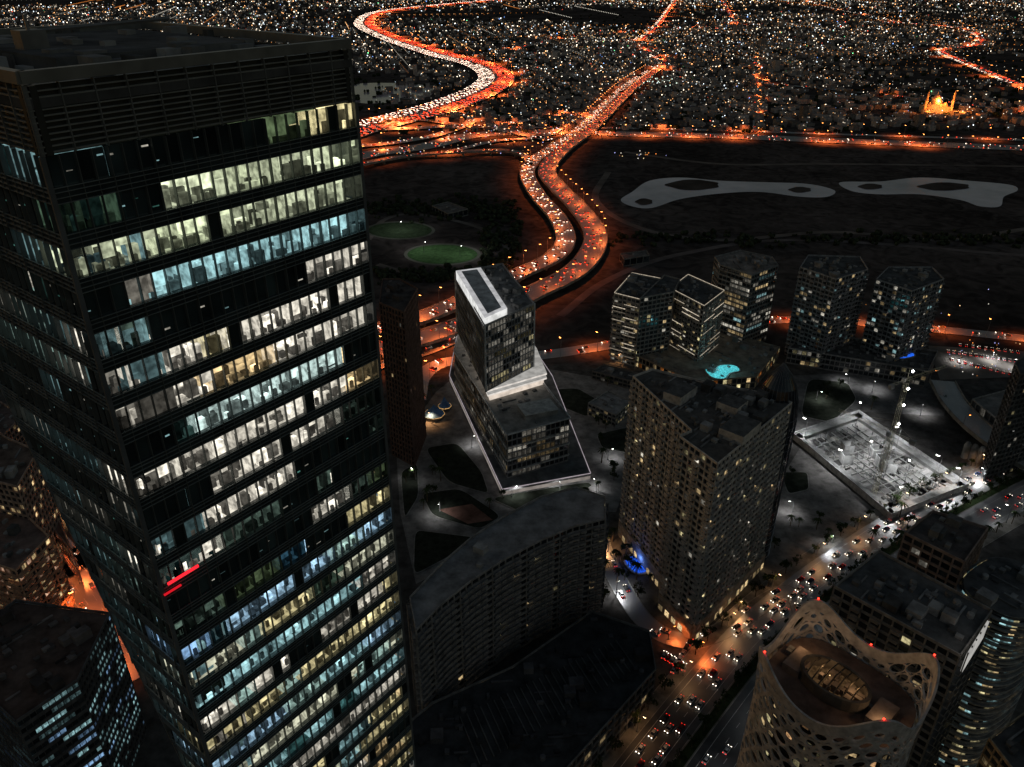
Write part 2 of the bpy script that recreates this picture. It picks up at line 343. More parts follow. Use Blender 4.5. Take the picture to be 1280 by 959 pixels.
# ================= stacked white-lit office block
def stacked():
    o=Obj('stacked_office_block'); DK=(.3,.3,.3)
    pl=[(628,612),(738,592),(690,470),(640,395),(575,400),(562,470)]
    pz=ccw([G(u,v,5) for u,v in pl]); o.part('plinth','conc').prism(pz,0,5,(.35,.34,.33),(.16,.16,.16))
    for i in range(len(pz)):
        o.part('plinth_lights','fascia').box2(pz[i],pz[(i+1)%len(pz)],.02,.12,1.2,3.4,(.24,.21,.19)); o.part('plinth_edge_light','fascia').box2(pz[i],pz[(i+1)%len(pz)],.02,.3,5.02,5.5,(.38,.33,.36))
    lo=[(634,545),(712,524),(683,486),(640,430),(575,415),(568,440)]
    p2,_=tower('x',lo,34,z0=5,fl=4,bay=3,wc=DK,lit=.3,cols=(WHITE,WHITE,WARM),o=o,done=False,pier=.35,sp=.8,strip=True,litb=.34,roofc=(.28,.27,.25),dens=.5,par=1.3)
    for z in (9.2,17.2,25.2,34.6):
        for i in range(len(p2)): o.part('cornices','paint').box2(p2[i],p2[(i+1)%len(p2)],.15,.8,z,z+.5,(.6,.6,.58))
    x,y=G(672,512,36); o.part('terrace_pavilion','conc').cbox(x,y,34.1,37.5,20,13,.35,(.3,.3,.29),tcol=(.16,.16,.16))
    o.part('terrace_pavilion_rim','paint').cbox(x,y,37.5,37.9,21,14,.35,(.5,.5,.48))
    mid=[(612,490),(680,470),(668,440),(640,400),(575,400)]
    pm=ccw([G(u,v,40) for u,v in mid])
    o.part('transfer_floor_glow','fascia').prism(pm,34.1,38,(.75,.64,.54),(.34,.31,.28));  # terrace band and slabs glow: their white lighting is put in as emission
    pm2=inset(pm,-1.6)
    for zz in (38.2,41.3): o.part('transfer_slabs_glow','fascia').prism(pm2,zz,zz+1.1,(.78,.72,.66),(.36,.35,.33))
    up=[(606,409),(668,381),(628,331),(569,343)]
    p3,_=tower('x',up,85,z0=43,fl=3.8,bay=2.6,wc=(.3,.3,.31),lit=.45,cols=(WHITE,WHITE,YEL,WHITE),o=o,done=False,pier=.3,sp=.7,strip=True,litb=.28,roofc=(.18,.18,.18),dens=1.2,par=1.4)
    for i in range(len(p3)):
        o.part('corner_fins','paint').beam((*p3[i],43),(*p3[i],86),.6,(.6,.6,.6))
    cr=ccw([G(u,v,88) for u,v in [(606,402),(634,389),(601,338),(570,342)]])
    o.part('white_roof_frame_glow','fascia').prism(cr,84.0,90,(.78,.78,.76),(.46,.46,.47))  # light on the white frame is put in as emission
    o.part('roof_frame_recess','conc').prism(inset(cr,3.2),90.02,90.3,(.1,.1,.1),(.5,.52,.54))
    o.done()
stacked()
# ================= towers in the middle distance
def edgelit(name,pix,h,col,**k):
    p,o=tower(name,pix,h,done=False,**k); nf=int(h/3.4)
    for i in range(len(p)):
        a,b=p[i],p[(i+1)%len(p)]
        L=math.hypot(b[0]-a[0],b[1]-a[1])
        if L<8: continue
        for f in range(2,nf):
            if R.random()<.85:
                t=R.choice((0,.45)); o.part('balcony_light_strips','glow').box2(lerp(a,b,t),lerp(a,b,t+.5),1.55,1.7,f*3.4+.1,f*3.4+.5,mul(col,R.uniform(.15,.85)))
        o.part('roof_light_line','glow').box2(a,b,.05,.25,h+1.1,h+1.5,mul(col,.5))
    o.done()
HW=(.38,.36,.33)
edgelit('hotel_tower',[(768,368),(800,376),(836,352),(790,343)],53,(1,.85,.65),wc=HW,lit=.3,fl=3.4,bay=3.2,balc=(2,3),litb=.8)
edgelit('hotel_tower',[(838,362),(880,384),(905,365),(860,345)],52,(1,.85,.65),wc=HW,lit=.2,fl=3.4,bay=3.2,balc=(2,3),litb=.8)
tower('hotel_link_block',[(800,374),(842,366),(850,350),(830,345)],55,wc=(.25,.24,.23),lit=.1,fl=3.4)
tower('glass_tower',[(893,322),(900,332),(940,345),(973,333),(965,322),(925,314)],62,wc=(.22,.22,.22),lit=.18,strip=True,pier=.2,sp=1.2,cols=(WHITE,WHITE,WARM,TEAL),litb=.6,fl=3.6,roofc=(.25,.22,.2))
tower('apartment_tower',[(1000,335),(1045,350),(1085,338),(1075,322),(1010,320)],70,wc=(.27,.27,.28),lit=.17,cols=(TEAL,WHITE,WARM),litb=.5,balc=(1,3))
tower('apartment_tower',[(1095,350),(1140,365),(1180,350),(1165,335),(1110,335)],66,wc=(.27,.27,.28),lit=.22,cols=(TEAL,WHITE,WARM),litb=.6,balc=(1,3))
tower('apartment_podium',[(985,436),(1160,465),(1172,440),(1010,415)],12,wc=(.24,.23,.23),lit=.25,litb=.4,fl=4,dens=.8)
tower('hotel_podium',[(765,432),(868,478),(945,472),(975,435),(900,415),(790,410)],9,wc=(.25,.22,.18),lit=.55,litb=.9,fl=4.4,dens=.3,cols=(WARM,ORG,YEL),roofc=(.25,.22,.18))
tower('brown_tower',[(474,380),(505,392),(522,362),(500,350),(478,350)],100,wc=(.14,.095,.08),lit=.015,fl=3.5,bay=2.4,pier=.8,roofc=(.09,.08,.075),rcol=(.1,.09,.09))
tower('plaza_pavilion',[(735,505),(770,520),(790,502),(760,490)],9,wc=(.25,.25,.24),lit=.3,litb=.4,dens=1.5,roofc=(.25,.25,.25))
tower('low_service_block',[(740,465),(790,478),(800,468),(755,457)],6,wc=(.14,.13,.12),lit=.2,litb=.3)
fr_=[(520,790),(552,757),(590,727),(632,700),(676,677),(716,660),(757,650)]; bk=[(757,622),(720,610),(676,622),(632,645),(590,672),(552,705),(512,748)]
tower('curved_apartment_block',fr_+bk,55,fl=3.3,bay=3.4,wc=(.26,.255,.25),lit=.035,cols=(WARM,YEL),balc=(2,3),roofc=(.24,.24,.245),dens=.1,par=.9)
tower('dark_podium_building',[(500,985),(700,972),(820,838),(812,790),(740,765),(640,835),(540,880),(480,930)],18,wc=(.16,.16,.16),lit=.1,litb=.4,roofc=(.055,.057,.06),dens=.7,bay=5,fl=4.5,rcol=(.06,.06,.065))
o=Obj('roof_louvres')
for i in range(26):
    t=i/25; a=lerp(G(575,895,19),G(770,800,19),t); b=lerp(G(600,955,19),G(795,835,19),t); o.part('blades','conc').box2(a,b,-.2,.2,18.06,18.8,(.12,.12,.12))
o.done()
tower('terraced_tower',[(1042,735),(1098,690),(1240,765),(1200,822)],85,wc=(.22,.21,.2),lit=.06,fl=3.5,balc=(1,2),roofc=(.12,.12,.12),dens=2)
o=Obj('roof_screen'); a=G(1212,812,95); b=G(1238,770,95); o.part('panel','fascia').box2(a,b,-.3,.3,86,93,(.4,.39,.37))  # panel emits: its lit look is put into the colour
for i in range(6): 
    q=lerp(a,b,i/5); o.part('posts','metal').beam((*q,86),(*q,93.6),.25,(.2,.2,.2))
o.done()
tower('brown_apartment_tower',[(1130,668),(1165,640),(1235,662),(1205,705)],88,wc=(.24,.19,.17),lit=.04,fl=3.4,roofc=(.12,.105,.1),dens=1.4)
def roundtower(name,pc,h,rx,ry,ang,wc,litp):
    o=Obj(name); cx,cy=G(*pc,h); n=40; ca,sa=math.cos(ang),math.sin(ang)
    pts=[]
    for i in range(n):
        t=2*math.pi*i/n; c,s=math.cos(t),math.sin(t); x=rx*math.copysign(abs(c)**.7,c); y=ry*math.copysign(abs(s)**.7,s); pts.append((cx+x*ca-y*sa,cy+x*sa+y*ca))
    for i in range(n): wall(o,pts[i],pts[(i+1)%n],0,h,3.5,2.5,wc,litp,(WARM,YEL,TEAL),pier=0,sp=.6)
    for f in range(1,int(h/3.5)+1): 
        o.part('balcony_bands','paint').prism(inset(pts,-1.0),f*3.5-.3,f*3.5+.3,mul(wc,1.2),mul(wc,.8))
    o.part('roof','conc').prism(inset(pts,1),h+.6,h+.8,wc,(.12,.12,.12)); roofstuff(o,pts,h+.8,1.5); o.done()
roundtower('round_balcony_tower',(1262,735),78,17,13,.6,(.26,.26,.26),.5)
tower('foreground_block',[(1235,925),(1290,885),(1360,960),(1300,1010)],60,wc=(.3,.25,.18),lit=.35,cols=(WARM,YEL),dens=1)
tower('blue_lit_office_block',[(-70,820),(20,752),(138,768),(98,852),(20,905)],62,wc=(.1,.1,.105),lit=.25,strip=True,pier=.12,sp=1.4,cols=(TEAL,BLUE,TEAL),litb=.6,roofc=(.11,.08,.07),bay=2,rcol=(.1,.09,.09))
tower('apartment_block',[(-60,590),(-10,540),(48,565),(22,610)],60,wc=(.42,.3,.24),lit=.16,cols=(WARM,),roofc=(.16,.12,.1))
tower('apartment_block',[(-60,690),(-20,640),(28,640),(62,672),(20,715)],42,wc=(.5,.32,.22),lit=.45,cols=(WARM,(1,.6,.4)),litb=1.1,balc=(2,3),roofc=(.2,.14,.12))
tower('low_brown_block',[(-10,800),(30,765),(90,775),(60,830)],30,wc=(.4,.22,.17),lit=.3,cols=(WARM,),roofc=(.28,.15,.12))
tower('low_brown_block',[(30,640),(60,655),(90,690),(70,640)],20,wc=(.4,.25,.2),lit=.5,cols=(WARM,(1,.6,.4)),roofc=(.25,.16,.13))
tower('low_brown_block',[(-40,520),(-5,500),(30,520),(5,545)],30,wc=(.28,.2,.17),lit=.3,cols=(WARM,),roofc=(.14,.11,.1))
# ================= perforated tower (bottom right)
def perforated():
    o=Obj('perforated_shell_tower'); C=(88.5,150.5); U=(.67,-.74); V=(.74,.67)
    def pt(t,k=1.0):
        c,s=math.cos(t),math.sin(t); a=20*math.copysign(abs(c)**.62,c)*k; b=16*math.copysign(abs(s)**.62,s)*k
        return (C[0]+U[0]*a+V[0]*b, C[1]+U[1]*a+V[1]*b)
    def top(t): return 99+9.5*(abs(math.sin(2*t))**1.3)+2.5*math.cos(t-.4)
    N=720; P=[pt(2*math.pi*i/N) for i in range(N+1)]; S=[0]
    for i in range(N): S.append(S[-1]+math.hypot(P[i+1][0]-P[i][0],P[i+1][1]-P[i][1]))
    def at(s):
        s=(s%1)*S[-1]; lo,hi=0,N
        while hi-lo>1:
            m=(lo+hi)//2
            if S[m]<=s: lo=m
            else: hi=m
        f=(s-S[lo])/(S[hi]-S[lo]); return 2*math.pi*(lo+f)/N
    sh=M(); nc=30; rows=27; K=12; SC=(.44,.41,.40)
    def sp(s,v):
        t=at(s); x,y=pt(t,1+.02*math.sin(v*5)+.05*max(0,v-.85)/.15); return (x,y,v*top(t))
    for r in range(rows):
        v0,v1=r/rows*.965,(r+1)/rows*.965
        for c in range(nc):
            off=.5 if r%2 else 0; s0=(c+off)/nc; s1=(c+1+off)/nc; sc_,vc=(s0+s1)/2,(v0+v1)/2
            q=noise.noise(Vector((c*.33,r*.3,2)))*.8+R.uniform(-.12,.12); rad=min(.95,max(.34,.68+q*.9))
            k=len(sh.v)
            for i in range(K):
                t=2*math.pi*i/K; cx_,sy=math.cos(t),math.sin(t); m=max(abs(cx_),abs(sy))
                sh.v.append(sp(sc_+(s1-s0)/2*cx_/m,vc+(v1-v0)/2*sy/m))
            for i in range(K):
                t=2*math.pi*i/K; sh.v.append(sp(sc_+(s1-s0)/2*rad*math.cos(t),vc+(v1-v0)/2*rad*math.sin(t)))
            for i in range(K):
                j=(i+1)%K; sh.f.append((k+i,k+j,k+K+j,k+K+i)); sh.c.append(SC)
    n=136
    for i in range(n):
        s0,s1=i/n,(i+1)/n; sh.poly([sp(s0,.965),sp(s1,.965),sp(s1,1.0),sp(s0,1.0)],SC)
    e=link(bpy.data.objects.new(o.name,None))
    s=link(bpy.data.objects.new('shell',sh.mesh('shell','paint'))); s.parent=e
    md=s.modifiers.new('thick','SOLIDIFY'); md.thickness=.6; md.offset=0
    gl=M(); gw=M(); n=60
    for f in range(24):
        for i in range(n):
            a,b=pt(at(i/n),.88),pt(at((i+1)/n),.88); z0=f*3.9+1
            q=[(*a,z0),(*b,z0),(*b,z0+3.9),(*a,z0+3.9)]
            if R.random()<.24: gw.poly(q,mul(R.choice((WARM,YEL,(1,.55,.25))),R.choice((.04,.08,.15,.5))))
            else: gl.poly(q,mul((.02,.02,.022),R.uniform(.5,2)))
    rf=M(); rf.prism([pt(at(i/60),.93) for i in range(60)],93,94.6,(.08,.07,.07),(.17,.12,.10))
    fx=M(); ga=M()
    ang=math.atan2(U[1],U[0])
    gw.revolve(C[0]-1,C[1]+1,[(0,95.0),(7,95.0)],24,(.06,.033,.014),1.25,.8,ang)  # drum floor glows: warm light on it is put in as emission
    fx.revolve(C[0]-1,C[1]+1,[(7,94.7),(7,98.6),(7.8,98.6),(7.8,94.7)],24,(.1,.09,.08),1.25,.8,ang)
    for i in range(-3,4):
        w=math.sqrt(max(.05,1-(i/4)**2))*5.8; cx_,cy_=C[0]-1+U[0]*i*2.1,C[1]+1+U[1]*i*2.1
        fx.beam((cx_-V[0]*w,cy_-V[1]*w,98.3),(cx_,cy_,99.6),.22,(.07,.06,.05)); fx.beam((cx_,cy_,99.6),(cx_+V[0]*w,cy_+V[1]*w,98.3),.22,(.07,.06,.05))
    for i in range(22):
        t=R.uniform(0,6.28); k=R.uniform(.2,.85); x,y=C[0]+U[0]*7*k*math.cos(t)+V[0]*4.5*k*math.sin(t),C[1]+U[1]*7*k*math.cos(t)+V[1]*4.5*k*math.sin(t)
        if i<14: ga.dot(x,y,95.8,.22,(9,6,2.5))
        fx.cbox(x+.8,y,95,96.6+R.random(),R.uniform(1,2.5),R.uniform(1,2),ang,(.12,.10,.09))
    for sx in (-12,12):
        fx.cbox(C[0]+U[0]*sx,C[1]+U[1]*sx,94.6,97.2,5,9,ang,(.16,.13,.12)); 
        for j in range(7): fx.cbox(C[0]+U[0]*(sx+R.uniform(-3,3)),C[1]+U[1]*(sx)+R.uniform(-6,6),94.6,95.9,1.6,1.2,ang,(.2,.19,.18))
    for s_ in (.12,.38,.62,.88,.25):
        x,y,z=sp(s_,1.0); ga.dot(x,y,z+.5,.35,(7,.2,.1))
    for nme,m,mt in(('inner_glazing',gl,'glass'),('lit_rooms',gw,'glow'),('roof_deck',rf,'conc'),('roof_fittings',fx,'conc'),('aviation_lights',ga,'lamp')):
        q=link(bpy.data.objects.new(nme,m.mesh(nme,mt))); q.parent=e
    la=bpy.data.lights.new('roof_well_light','POINT'); la.energy=420; la.color=(1,.6,.28); la.shadow_soft_size=.6
    for dx_,vy in((-5,0),(4,0),(-13,4),(13,-3)):
        l=link(bpy.data.objects.new('roof_light',la)); l.location=(C[0]+U[0]*dx_+V[0]*vy,C[1]+U[1]*dx_+V[1]*vy,99.5); l.parent=e
perforated()
# ================= GROUND
def sheet(name,pts,z,col,mat='conc',px=True,sm=0):
    m=M(); p=[G(u,v,z) for u,v in pts] if px else pts
    if sm: p=smooth(p,sm)
    m.poly([(x,y,z) for x,y in ccw(p)],col); return link(bpy.data.objects.new(name,m.mesh(name,mat)))
gm,nt,out=newmat('desert_ground'); p=nt.nodes.new('ShaderNodeBsdfDiffuse'); g=nt.nodes.new('ShaderNodeNewGeometry')
n1=nt.nodes.new('ShaderNodeTexNoise'); n1.inputs['Scale'].default_value=.006; n1.inputs['Detail'].default_value=6; n1.inputs['Roughness'].default_value=.62
n2=nt.nodes.new('ShaderNodeTexNoise'); n2.inputs['Scale'].default_value=.05; n2.inputs['Detail'].default_value=5; n2.inputs['Distortion'].default_value=1.5
mx=nt.nodes.new('ShaderNodeMath'); mx.operation='MULTIPLY'
cr=nt.nodes.new('ShaderNodeValToRGB'); cr.color_ramp.elements[0].position=.14; cr.color_ramp.elements[0].color=(.035,.03,.028,1); cr.color_ramp.elements[1].position=.42; cr.color_ramp.elements[1].color=(.15,.125,.115,1)
for n in(n1,n2): nt.links.new(g.outputs['Position'],n.inputs['Vector'])
nt.links.new(n1.outputs[0],mx.inputs[0]); nt.links.new(n2.outputs[0],mx.inputs[1]); nt.links.new(mx.outputs[0],cr.inputs[0]); nt.links.new(cr.outputs[0],p.inputs['Color'])
nt.links.new(p.outputs[0],out.inputs[0])
m=M(); m.poly([(-20000,-400,0),(20000,-400,0),(20000,34000,0),(-20000,34000,0)],(1,1,1)); link(bpy.data.objects.new('ground',m.mesh('ground',gm)))
sheet('district_paving',[(-600,430),(430,470),(530,470),(780,448),(980,455),(1180,470),(1700,520),(2600,1300),(-1200,1300)],.05,(.09,.085,.08))
sheet('plaza_paving',[(495,560),(545,490),(570,470),(690,462),(790,480),(800,560),(770,640),(700,640),(520,730),(500,640)],.12,(.22,.21,.2))
sheet('promenade_paving',[(975,600),(1000,560),(1120,660),(1060,720),(960,750),(940,700)],.12,(.19,.18,.17))
sheet('promenade_paving',[(985,470),(1080,465),(1190,480),(1180,520),(1080,515),(990,545)],.12,(.16,.155,.15))
for i,pp in enumerate([[(530,560),(572,553),(603,590),(612,618),(560,603)],[(526,617),(575,610),(628,645),(600,662),(540,645)],[(518,662),(560,667),(598,672),(560,697),(516,720)],
  [(610,622),(735,602),(742,608),(655,642)],[(683,487),(722,485),(748,500),(735,522),(700,508)],[(745,543),(788,533),(788,567),(752,560)],[(1010,473),(1060,478),(1072,500),(1040,528),(1000,520)],
  [(975,590),(1010,590),(1012,612),(985,618)],[(500,590),(522,578),(524,620),(505,650)]]):
    # straight sides with rounded corners
    w_=ccw([G(u,v,.5) for u,v in pp]); p_=[]
    for j in range(len(w_)):
        a,b,c=w_[j-1],w_[j],w_[(j+1)%len(w_)]; s0=lerp(b,a,.22); s1=lerp(b,c,.22)
        for t in(0,.25,.5,.75,1): p_.append(lerp(lerp(s0,b,t),lerp(b,s1,t),t))
    o=Obj('planted_bed'); o.part('kerb','conc').prism(p_,0.05,.5,(.3,.29,.27),(.3,.29,.27)); o.part('grass','leaf').prism(inset(p_,.5),.5,.62,(.035,.04,.03)); o.done()
sheet('brick_courtyard',[(548,637),(590,630),(616,650),(585,655)],.7,(.2,.11,.085))
def pool(pts,c,e,z=.1,E=2500):
    o=Obj('swimming_pool'); p_=smooth(ccw([G(u,v,z+.5) for u,v in pts]),4); o.part('coping','conc').prism(inset(p_,-1),z,z+.5,(.4,.38,.35)); o.part('lit_water','glow').prism(p_,z+.5,z+.56,c); o.done()
    la=bpy.data.lights.new('pool_light','POINT'); la.color=e; la.energy=E; la.shadow_soft_size=2
    l=link(bpy.data.objects.new('pool_lamp',la)); x,y=sum(q[0] for q in p_)/len(p_),sum(q[1] for q in p_)/len(p_); l.location=(x,y,z+4)
pool([(882,462),(893,464),(900,457),(918,457),(924,463),(912,466),(905,473),(890,471)],(.09,.6,.66),(.3,.9,1),9.1,1800)
pool([(782,701),(793,694),(811,702),(808,714),(794,715)],(.015,.10,.8),(.1,.25,1),.1,1200)
pool([(1110,444),(1135,440),(1142,445),(1116,449)],(.02,.14,.9),(.1,.3,1),12.1,2500)
LK=(.72,.62,.66)
sheet('lake',[(776,250),(790,240),(812,226),(850,222),(900,226),(960,228),(1010,230),(1043,238),(1034,246),(1000,246),(950,240),(900,242),(850,249),(815,260),(790,258)],.3,LK,'water',sm=6)
sheet('lake',[(1050,228),(1100,227),(1150,222),(1210,226),(1262,231),(1272,238),(1255,246),(1250,258),(1225,258),(1200,250),(1150,243),(1100,243),(1065,239)],.3,LK,'water',sm=6)
sheet('canal',[(442,106),(500,104),(535,108),(540,118),(510,126),(445,128)],.3,(.5,.42,.48),'water',sm=4)
for c,rx,ry in(((866,231),31,6.5),((1000,237),13,3.5),((805,252),10,4),((1180,233),30,5),((1088,233),14,3.5)):
    sheet('sand_island',[(c[0]+rx*math.cos(t/14*6.283)*(1+.15*math.sin(t*2)),c[1]+ry*math.sin(t/14*6.283)) for t in range(14)],.8,(.09,.075,.065),'earth',sm=3)
for c,rx,ry,gc in(((553,318),44,12,(.06,.12,.045)),((500,288),40,10,(.05,.075,.04))):
    sheet('running_track',[(c[0]+rx*1.1*math.cos(t/24*6.283),c[1]+ry*1.14*math.sin(t/24*6.283)) for t in range(24)],.2,(.16,.16,.13),'earth')
    sheet('grass_field',[(c[0]+rx*math.cos(t/24*6.283),c[1]+ry*math.sin(t/24*6.283)) for t in range(24)],.4,gc,'leaf')
    sheet('grass_infield',[(c[0]+rx*.7*math.cos(t/24*6.283),c[1]+ry*.62*math.sin(t/24*6.283)) for t in range(24)],.5,mul(gc,.75),'leaf')
for pp in([(540,258),(560,253),(585,262),(560,268)],[(775,318),(808,314),(812,320),(780,325)]): 
    tower('sports_hall',pp,7,wc=(.2,.2,.19),lit=.0,fl=7,bay=8,roofc=(.16,.15,.14),dens=.1)
# ================= ROADS
def spline(ctrl,step):
    P=[Vector((*G(c[0],c[1],c[2] if len(c)>2 else .3),c[2] if len(c)>2 else .3)) for c in ctrl]
    P=[P[0]*2-P[1]]+P+[P[-1]*2-P[-2]]; raw=[]
    for i in range(1,len(P)-2):
        for j in range(24):
            t=j/24; a,b,c,d=P[i-1:i+3]
            raw.append(.5*((2*b)+(c-a)*t+(2*a-5*b+4*c-d)*t*t+(3*b-a-3*c+d)*t**3))
    raw.append(P[-2]); out=[]; acc=0; nxt=0
    for i in range(len(raw)-1):
        a,b=raw[i],raw[i+1]; L=(b-a).length
        while nxt<=acc+L:
            q=a+(b-a)*((nxt-acc)/L); d=(b-a); d.z=0; d.normalize(); out.append((q,d)); nxt+=step
        acc+=L
    return out
def strip(m,path,o0,o1,dz,col,dash=None):
    for i in range(len(path)-1):
        if dash and i%dash: continue
        (a,d),(b,e)=path[i],path[i+1]; n=Vector((d.y,-d.x,0)); k=Vector((e.y,-e.x,0)); z=Vector((0,0,dz))
        m.poly([tuple(a+n*o0+z),tuple(b+k*o0+z),tuple(b+k*o1+z),tuple(a+n*o1+z)],col)
def track_path(name,pts,w,col):
    m=M(); strip(m,spline(pts,8),-w/2,w/2,0,col); link(bpy.data.objects.new(name,m.mesh(name,'earth')))
track_path('dirt_track',[(460,300,.15),(480,275,.15),(520,268,.15),(600,285,.15),(640,320,.15),(610,345,.15),(540,348,.15),(470,330,.15)],7,(.2,.17,.15))
track_path('dirt_track',[(760,215,.15),(745,250,.15),(800,285,.15),(900,300,.15),(1040,290,.15),(1180,300,.15),(1290,285,.15)],9,(.19,.16,.14))
track_path('dirt_track',[(700,395,.15),(760,350,.15),(850,318,.15),(1000,300,.15),(1290,320,.15)],8,(.18,.15,.14))
track_path('dirt_track',[(780,190,.15),(900,205,.15),(1040,205,.15),(1290,208,.15)],10,(.19,.16,.14))
lampmesh={}
def lampmeshf(kind,col,hgt,big):
    key=(kind,big)
    if key in lampmesh: return lampmesh[key]
    a=M(); a.beam((0,0,0),(0,0,hgt),.18,(.2,.2,.2),6,.1); a.beam((0,0,hgt),(2.2,0,hgt+.5),.08,(.2,.2,.2)); a.cbox(0,0,0,.6,.6,.6,0,(.25,.25,.25))
    a.cbox(2.6,0,hgt+.52,hgt+.72,1.2,.5,0,(.15,.15,.15))
    b=M(); b.cbox(2.6,0,hgt+.28,hgt+.5,1.1*big,.5*big,0,col,True)
    lampmesh[key]=joinedmesh('street_lamp',[(a,'metal'),(b,'lamp')]); return lampmesh[key]
ldata={}; NL=0
LCOL={'orange':(1,.19,.04),'white':(.95,.97,1),'warm':(1,.5,.2)}
def lamp(x,y,z,ang,kind='orange',E=None,hgt=11,big=1.3,spot=145):
    global NL
    col={'orange':(12,3.8,.8),'white':(14,14,13),'warm':(10,6,3)}[kind]
    o=link(bpy.data.objects.new('street_lamp',lampmeshf(kind,col,hgt,big))); o.location=(x,y,z); o.rotation_euler=(0,0,ang)
    if E:
        NL+=1; k=(kind,E)
        if k not in ldata:
            l=bpy.data.lights.new('lamp_light','SPOT'); l.spot_size=math.radians(spot); l.spot_blend=.5; l.energy=E; l.color=LCOL[kind]; l.shadow_soft_size=.4; ldata[k]=l
        l=link(bpy.data.objects.new('lamp_bulb',ldata[k])); l.parent=o; l.location=(4.5 if kind=='orange' else 2.6,0,hgt-.3)
TR=Obj('highway_traffic'); tb=TR.part('car_bodies','paint'); tl=TR.part('car_lights','lamp')
def traffic(path,lanes,step,dens,dirn,s=1.0,k=1.0):
    for off in lanes:
        i=R.uniform(0,3)
        while i<len(path)-1:
            (q,d)=path[int(i)]; n=Vector((d.y,-d.x,0)); q=q+n*(off+R.uniform(-.3,.3)); d=d*dirn; n2=Vector((d.y,-d.x,0)); an=math.atan2(d.y,d.x)
            c=R.choice(((.5,.5,.5),(.6,.6,.6),(.05,.05,.05),(.2,.2,.2),(.3,.05,.04),(.3,.27,.2)))
            tb.cbox(q.x,q.y,q.z+.3,q.z+.95,4.5*s,1.8*s,an,c); tb.cbox(q.x-d.x*.3,q.y-d.y*.3,q.z+.95,q.z+1.5,2.6*s,1.6*s,an,mul(c,.5),taper=.8)
            kk=k*R.choice((.4,.8,1,1.3))
            for sd in(-1,1):
                f=q+d*2.3*s+n2*.6*s*sd; r=q-d*2.3*s+n2*.6*s*sd
                tl.cbox(f.x,f.y,q.z+.5,q.z+.85,.25*s,.5*s,an,mul((8,6.2,4.8),kk)); tl.cbox(r.x,r.y,q.z+.6,q.z+.95,.25*s,.5*s,an,mul((7,.4,.12),kk))
            i+=R.uniform(.6,1.8)*dens/step
def highway(name,ctrl,w,lampE,lstep,tdirs,deck=True,dens=14,s=1.0,k=1.0,ac=(.12,.11,.10),lampside=1,big=1.6,hgt=12,every=2,skip=0,kind='orange'):
    pa=spline(ctrl,6); o=Obj(name); r=o.part('carriageway','asphalt'); strip(r,pa,-w/2,w/2,0,ac)
    mk=o.part('lane_markings','paint'); nl=int(w/3.7)
    for s_ in(-w/2+.8,w/2-.8): strip(mk,pa,s_-.1,s_+.1,.03,(.7,.7,.7))
    for l in range(1,nl): x=-w/2+w*l/nl; strip(mk,pa,x-.09,x+.09,.03,(.7,.7,.7),dash=2)
    if deck:
        b=o.part('barriers','conc')
        for sgn in(-1,1):
            for i in range(len(pa)-1):
                (a,d),(c,e)=pa[i],pa[i+1]; n=Vector((d.y,-d.x,0)); kk=Vector((e.y,-e.x,0)); p0=a+n*sgn*w/2; p1=c+kk*sgn*w/2; q0=a+n*sgn*(w/2+.5); q1=c+kk*sgn*(w/2+.5)
                b.hexa([(p0.x,p0.y,p0.z-1.6),(p1.x,p1.y,p1.z-1.6),(q1.x,q1.y,q1.z-1.6),(q0.x,q0.y,q0.z-1.6)],[(p0.x,p0.y,p0.z+1),(p1.x,p1.y,p1.z+1),(q1.x,q1.y,q1.z+1),(q0.x,q0.y,q0.z+1)],(.3,.28,.25))
        strip(o.part('deck_soffit','conc'),pa,-w/2,w/2,-1.5,(.2,.19,.18))
        for i in range(0,len(pa),7):
            q,d=pa[i]
            if q.z>2.5: o.part('piers','conc').cbox(q.x,q.y,0,q.z-1.5,2,w*.45,math.atan2(d.y,d.x),(.25,.24,.22))
    o.done()
    st=max(1,int(lstep/6))
    for j,i in enumerate(range(0,len(pa),st)):
        q,d=pa[i]; n=Vector((d.y,-d.x,0))*lampside; pp=q+n*(w/2+.3); an=math.atan2(-n.y,-n.x); lamp(pp.x,pp.y,q.z,an,kind,lampE if j%every==0 and R.random()>=skip else None,hgt,big)
    for lanes,dr in tdirs: traffic(pa,lanes,6,dens,dr,s,k)
    return pa
highway('elevated_highway',[(470,438,7),(530,421,7),(600,397,7),(665,366,7),(715,341,7),(740,314,7),(743,288,7),(722,258,7),(697,233,7),(684,212,7),(703,187,7),(742,157,5),(788,112,3),(822,86,2)],24,15000,28,[((-9,-5.4,-1.8,1.8,5.4),1)],dens=23,hgt=15,k=1,ac=(.10,.095,.09))
highway('elevated_highway',[(470,412,7),(525,397,7),(590,370,7),(648,342,7),(690,322,7),(707,300,7),(697,272,7),(672,243,7),(659,217,7),(668,200,7),(690,185,7),(728,158,5),(776,112,3),(812,88,2)],20,15000,28,[((-7,-3.5,0,3.5,7),-1)],dens=21,lampside=-1,hgt=15,k=1,ac=(.10,.095,.09))
highway('elevated_ramp',[(420,212,6),(500,196,6),(570,190,7),(630,188,7),(655,194,7),(663,207,7)],11,22000,45,[((-2,2),1)],dens=30,s=1.3,hgt=15)
highway('feeder_road',[(470,458,1),(530,440,1),(580,420,1),(640,396,1)],12,12000,30,[((-3,3),1)],deck=False,dens=20)
highway('slip_road',[(520,500,.4),(528,470,.4),(560,452,.4),(640,447,.4),(700,441,.4),(780,428,.4),(870,412,.4),(970,400,.4),(1100,405,.4),(1300,425,.4)],14,14000,34,[((-4.5,-1.5),-1),((1.5,4.5),1)],deck=False,dens=30,skip=.15)
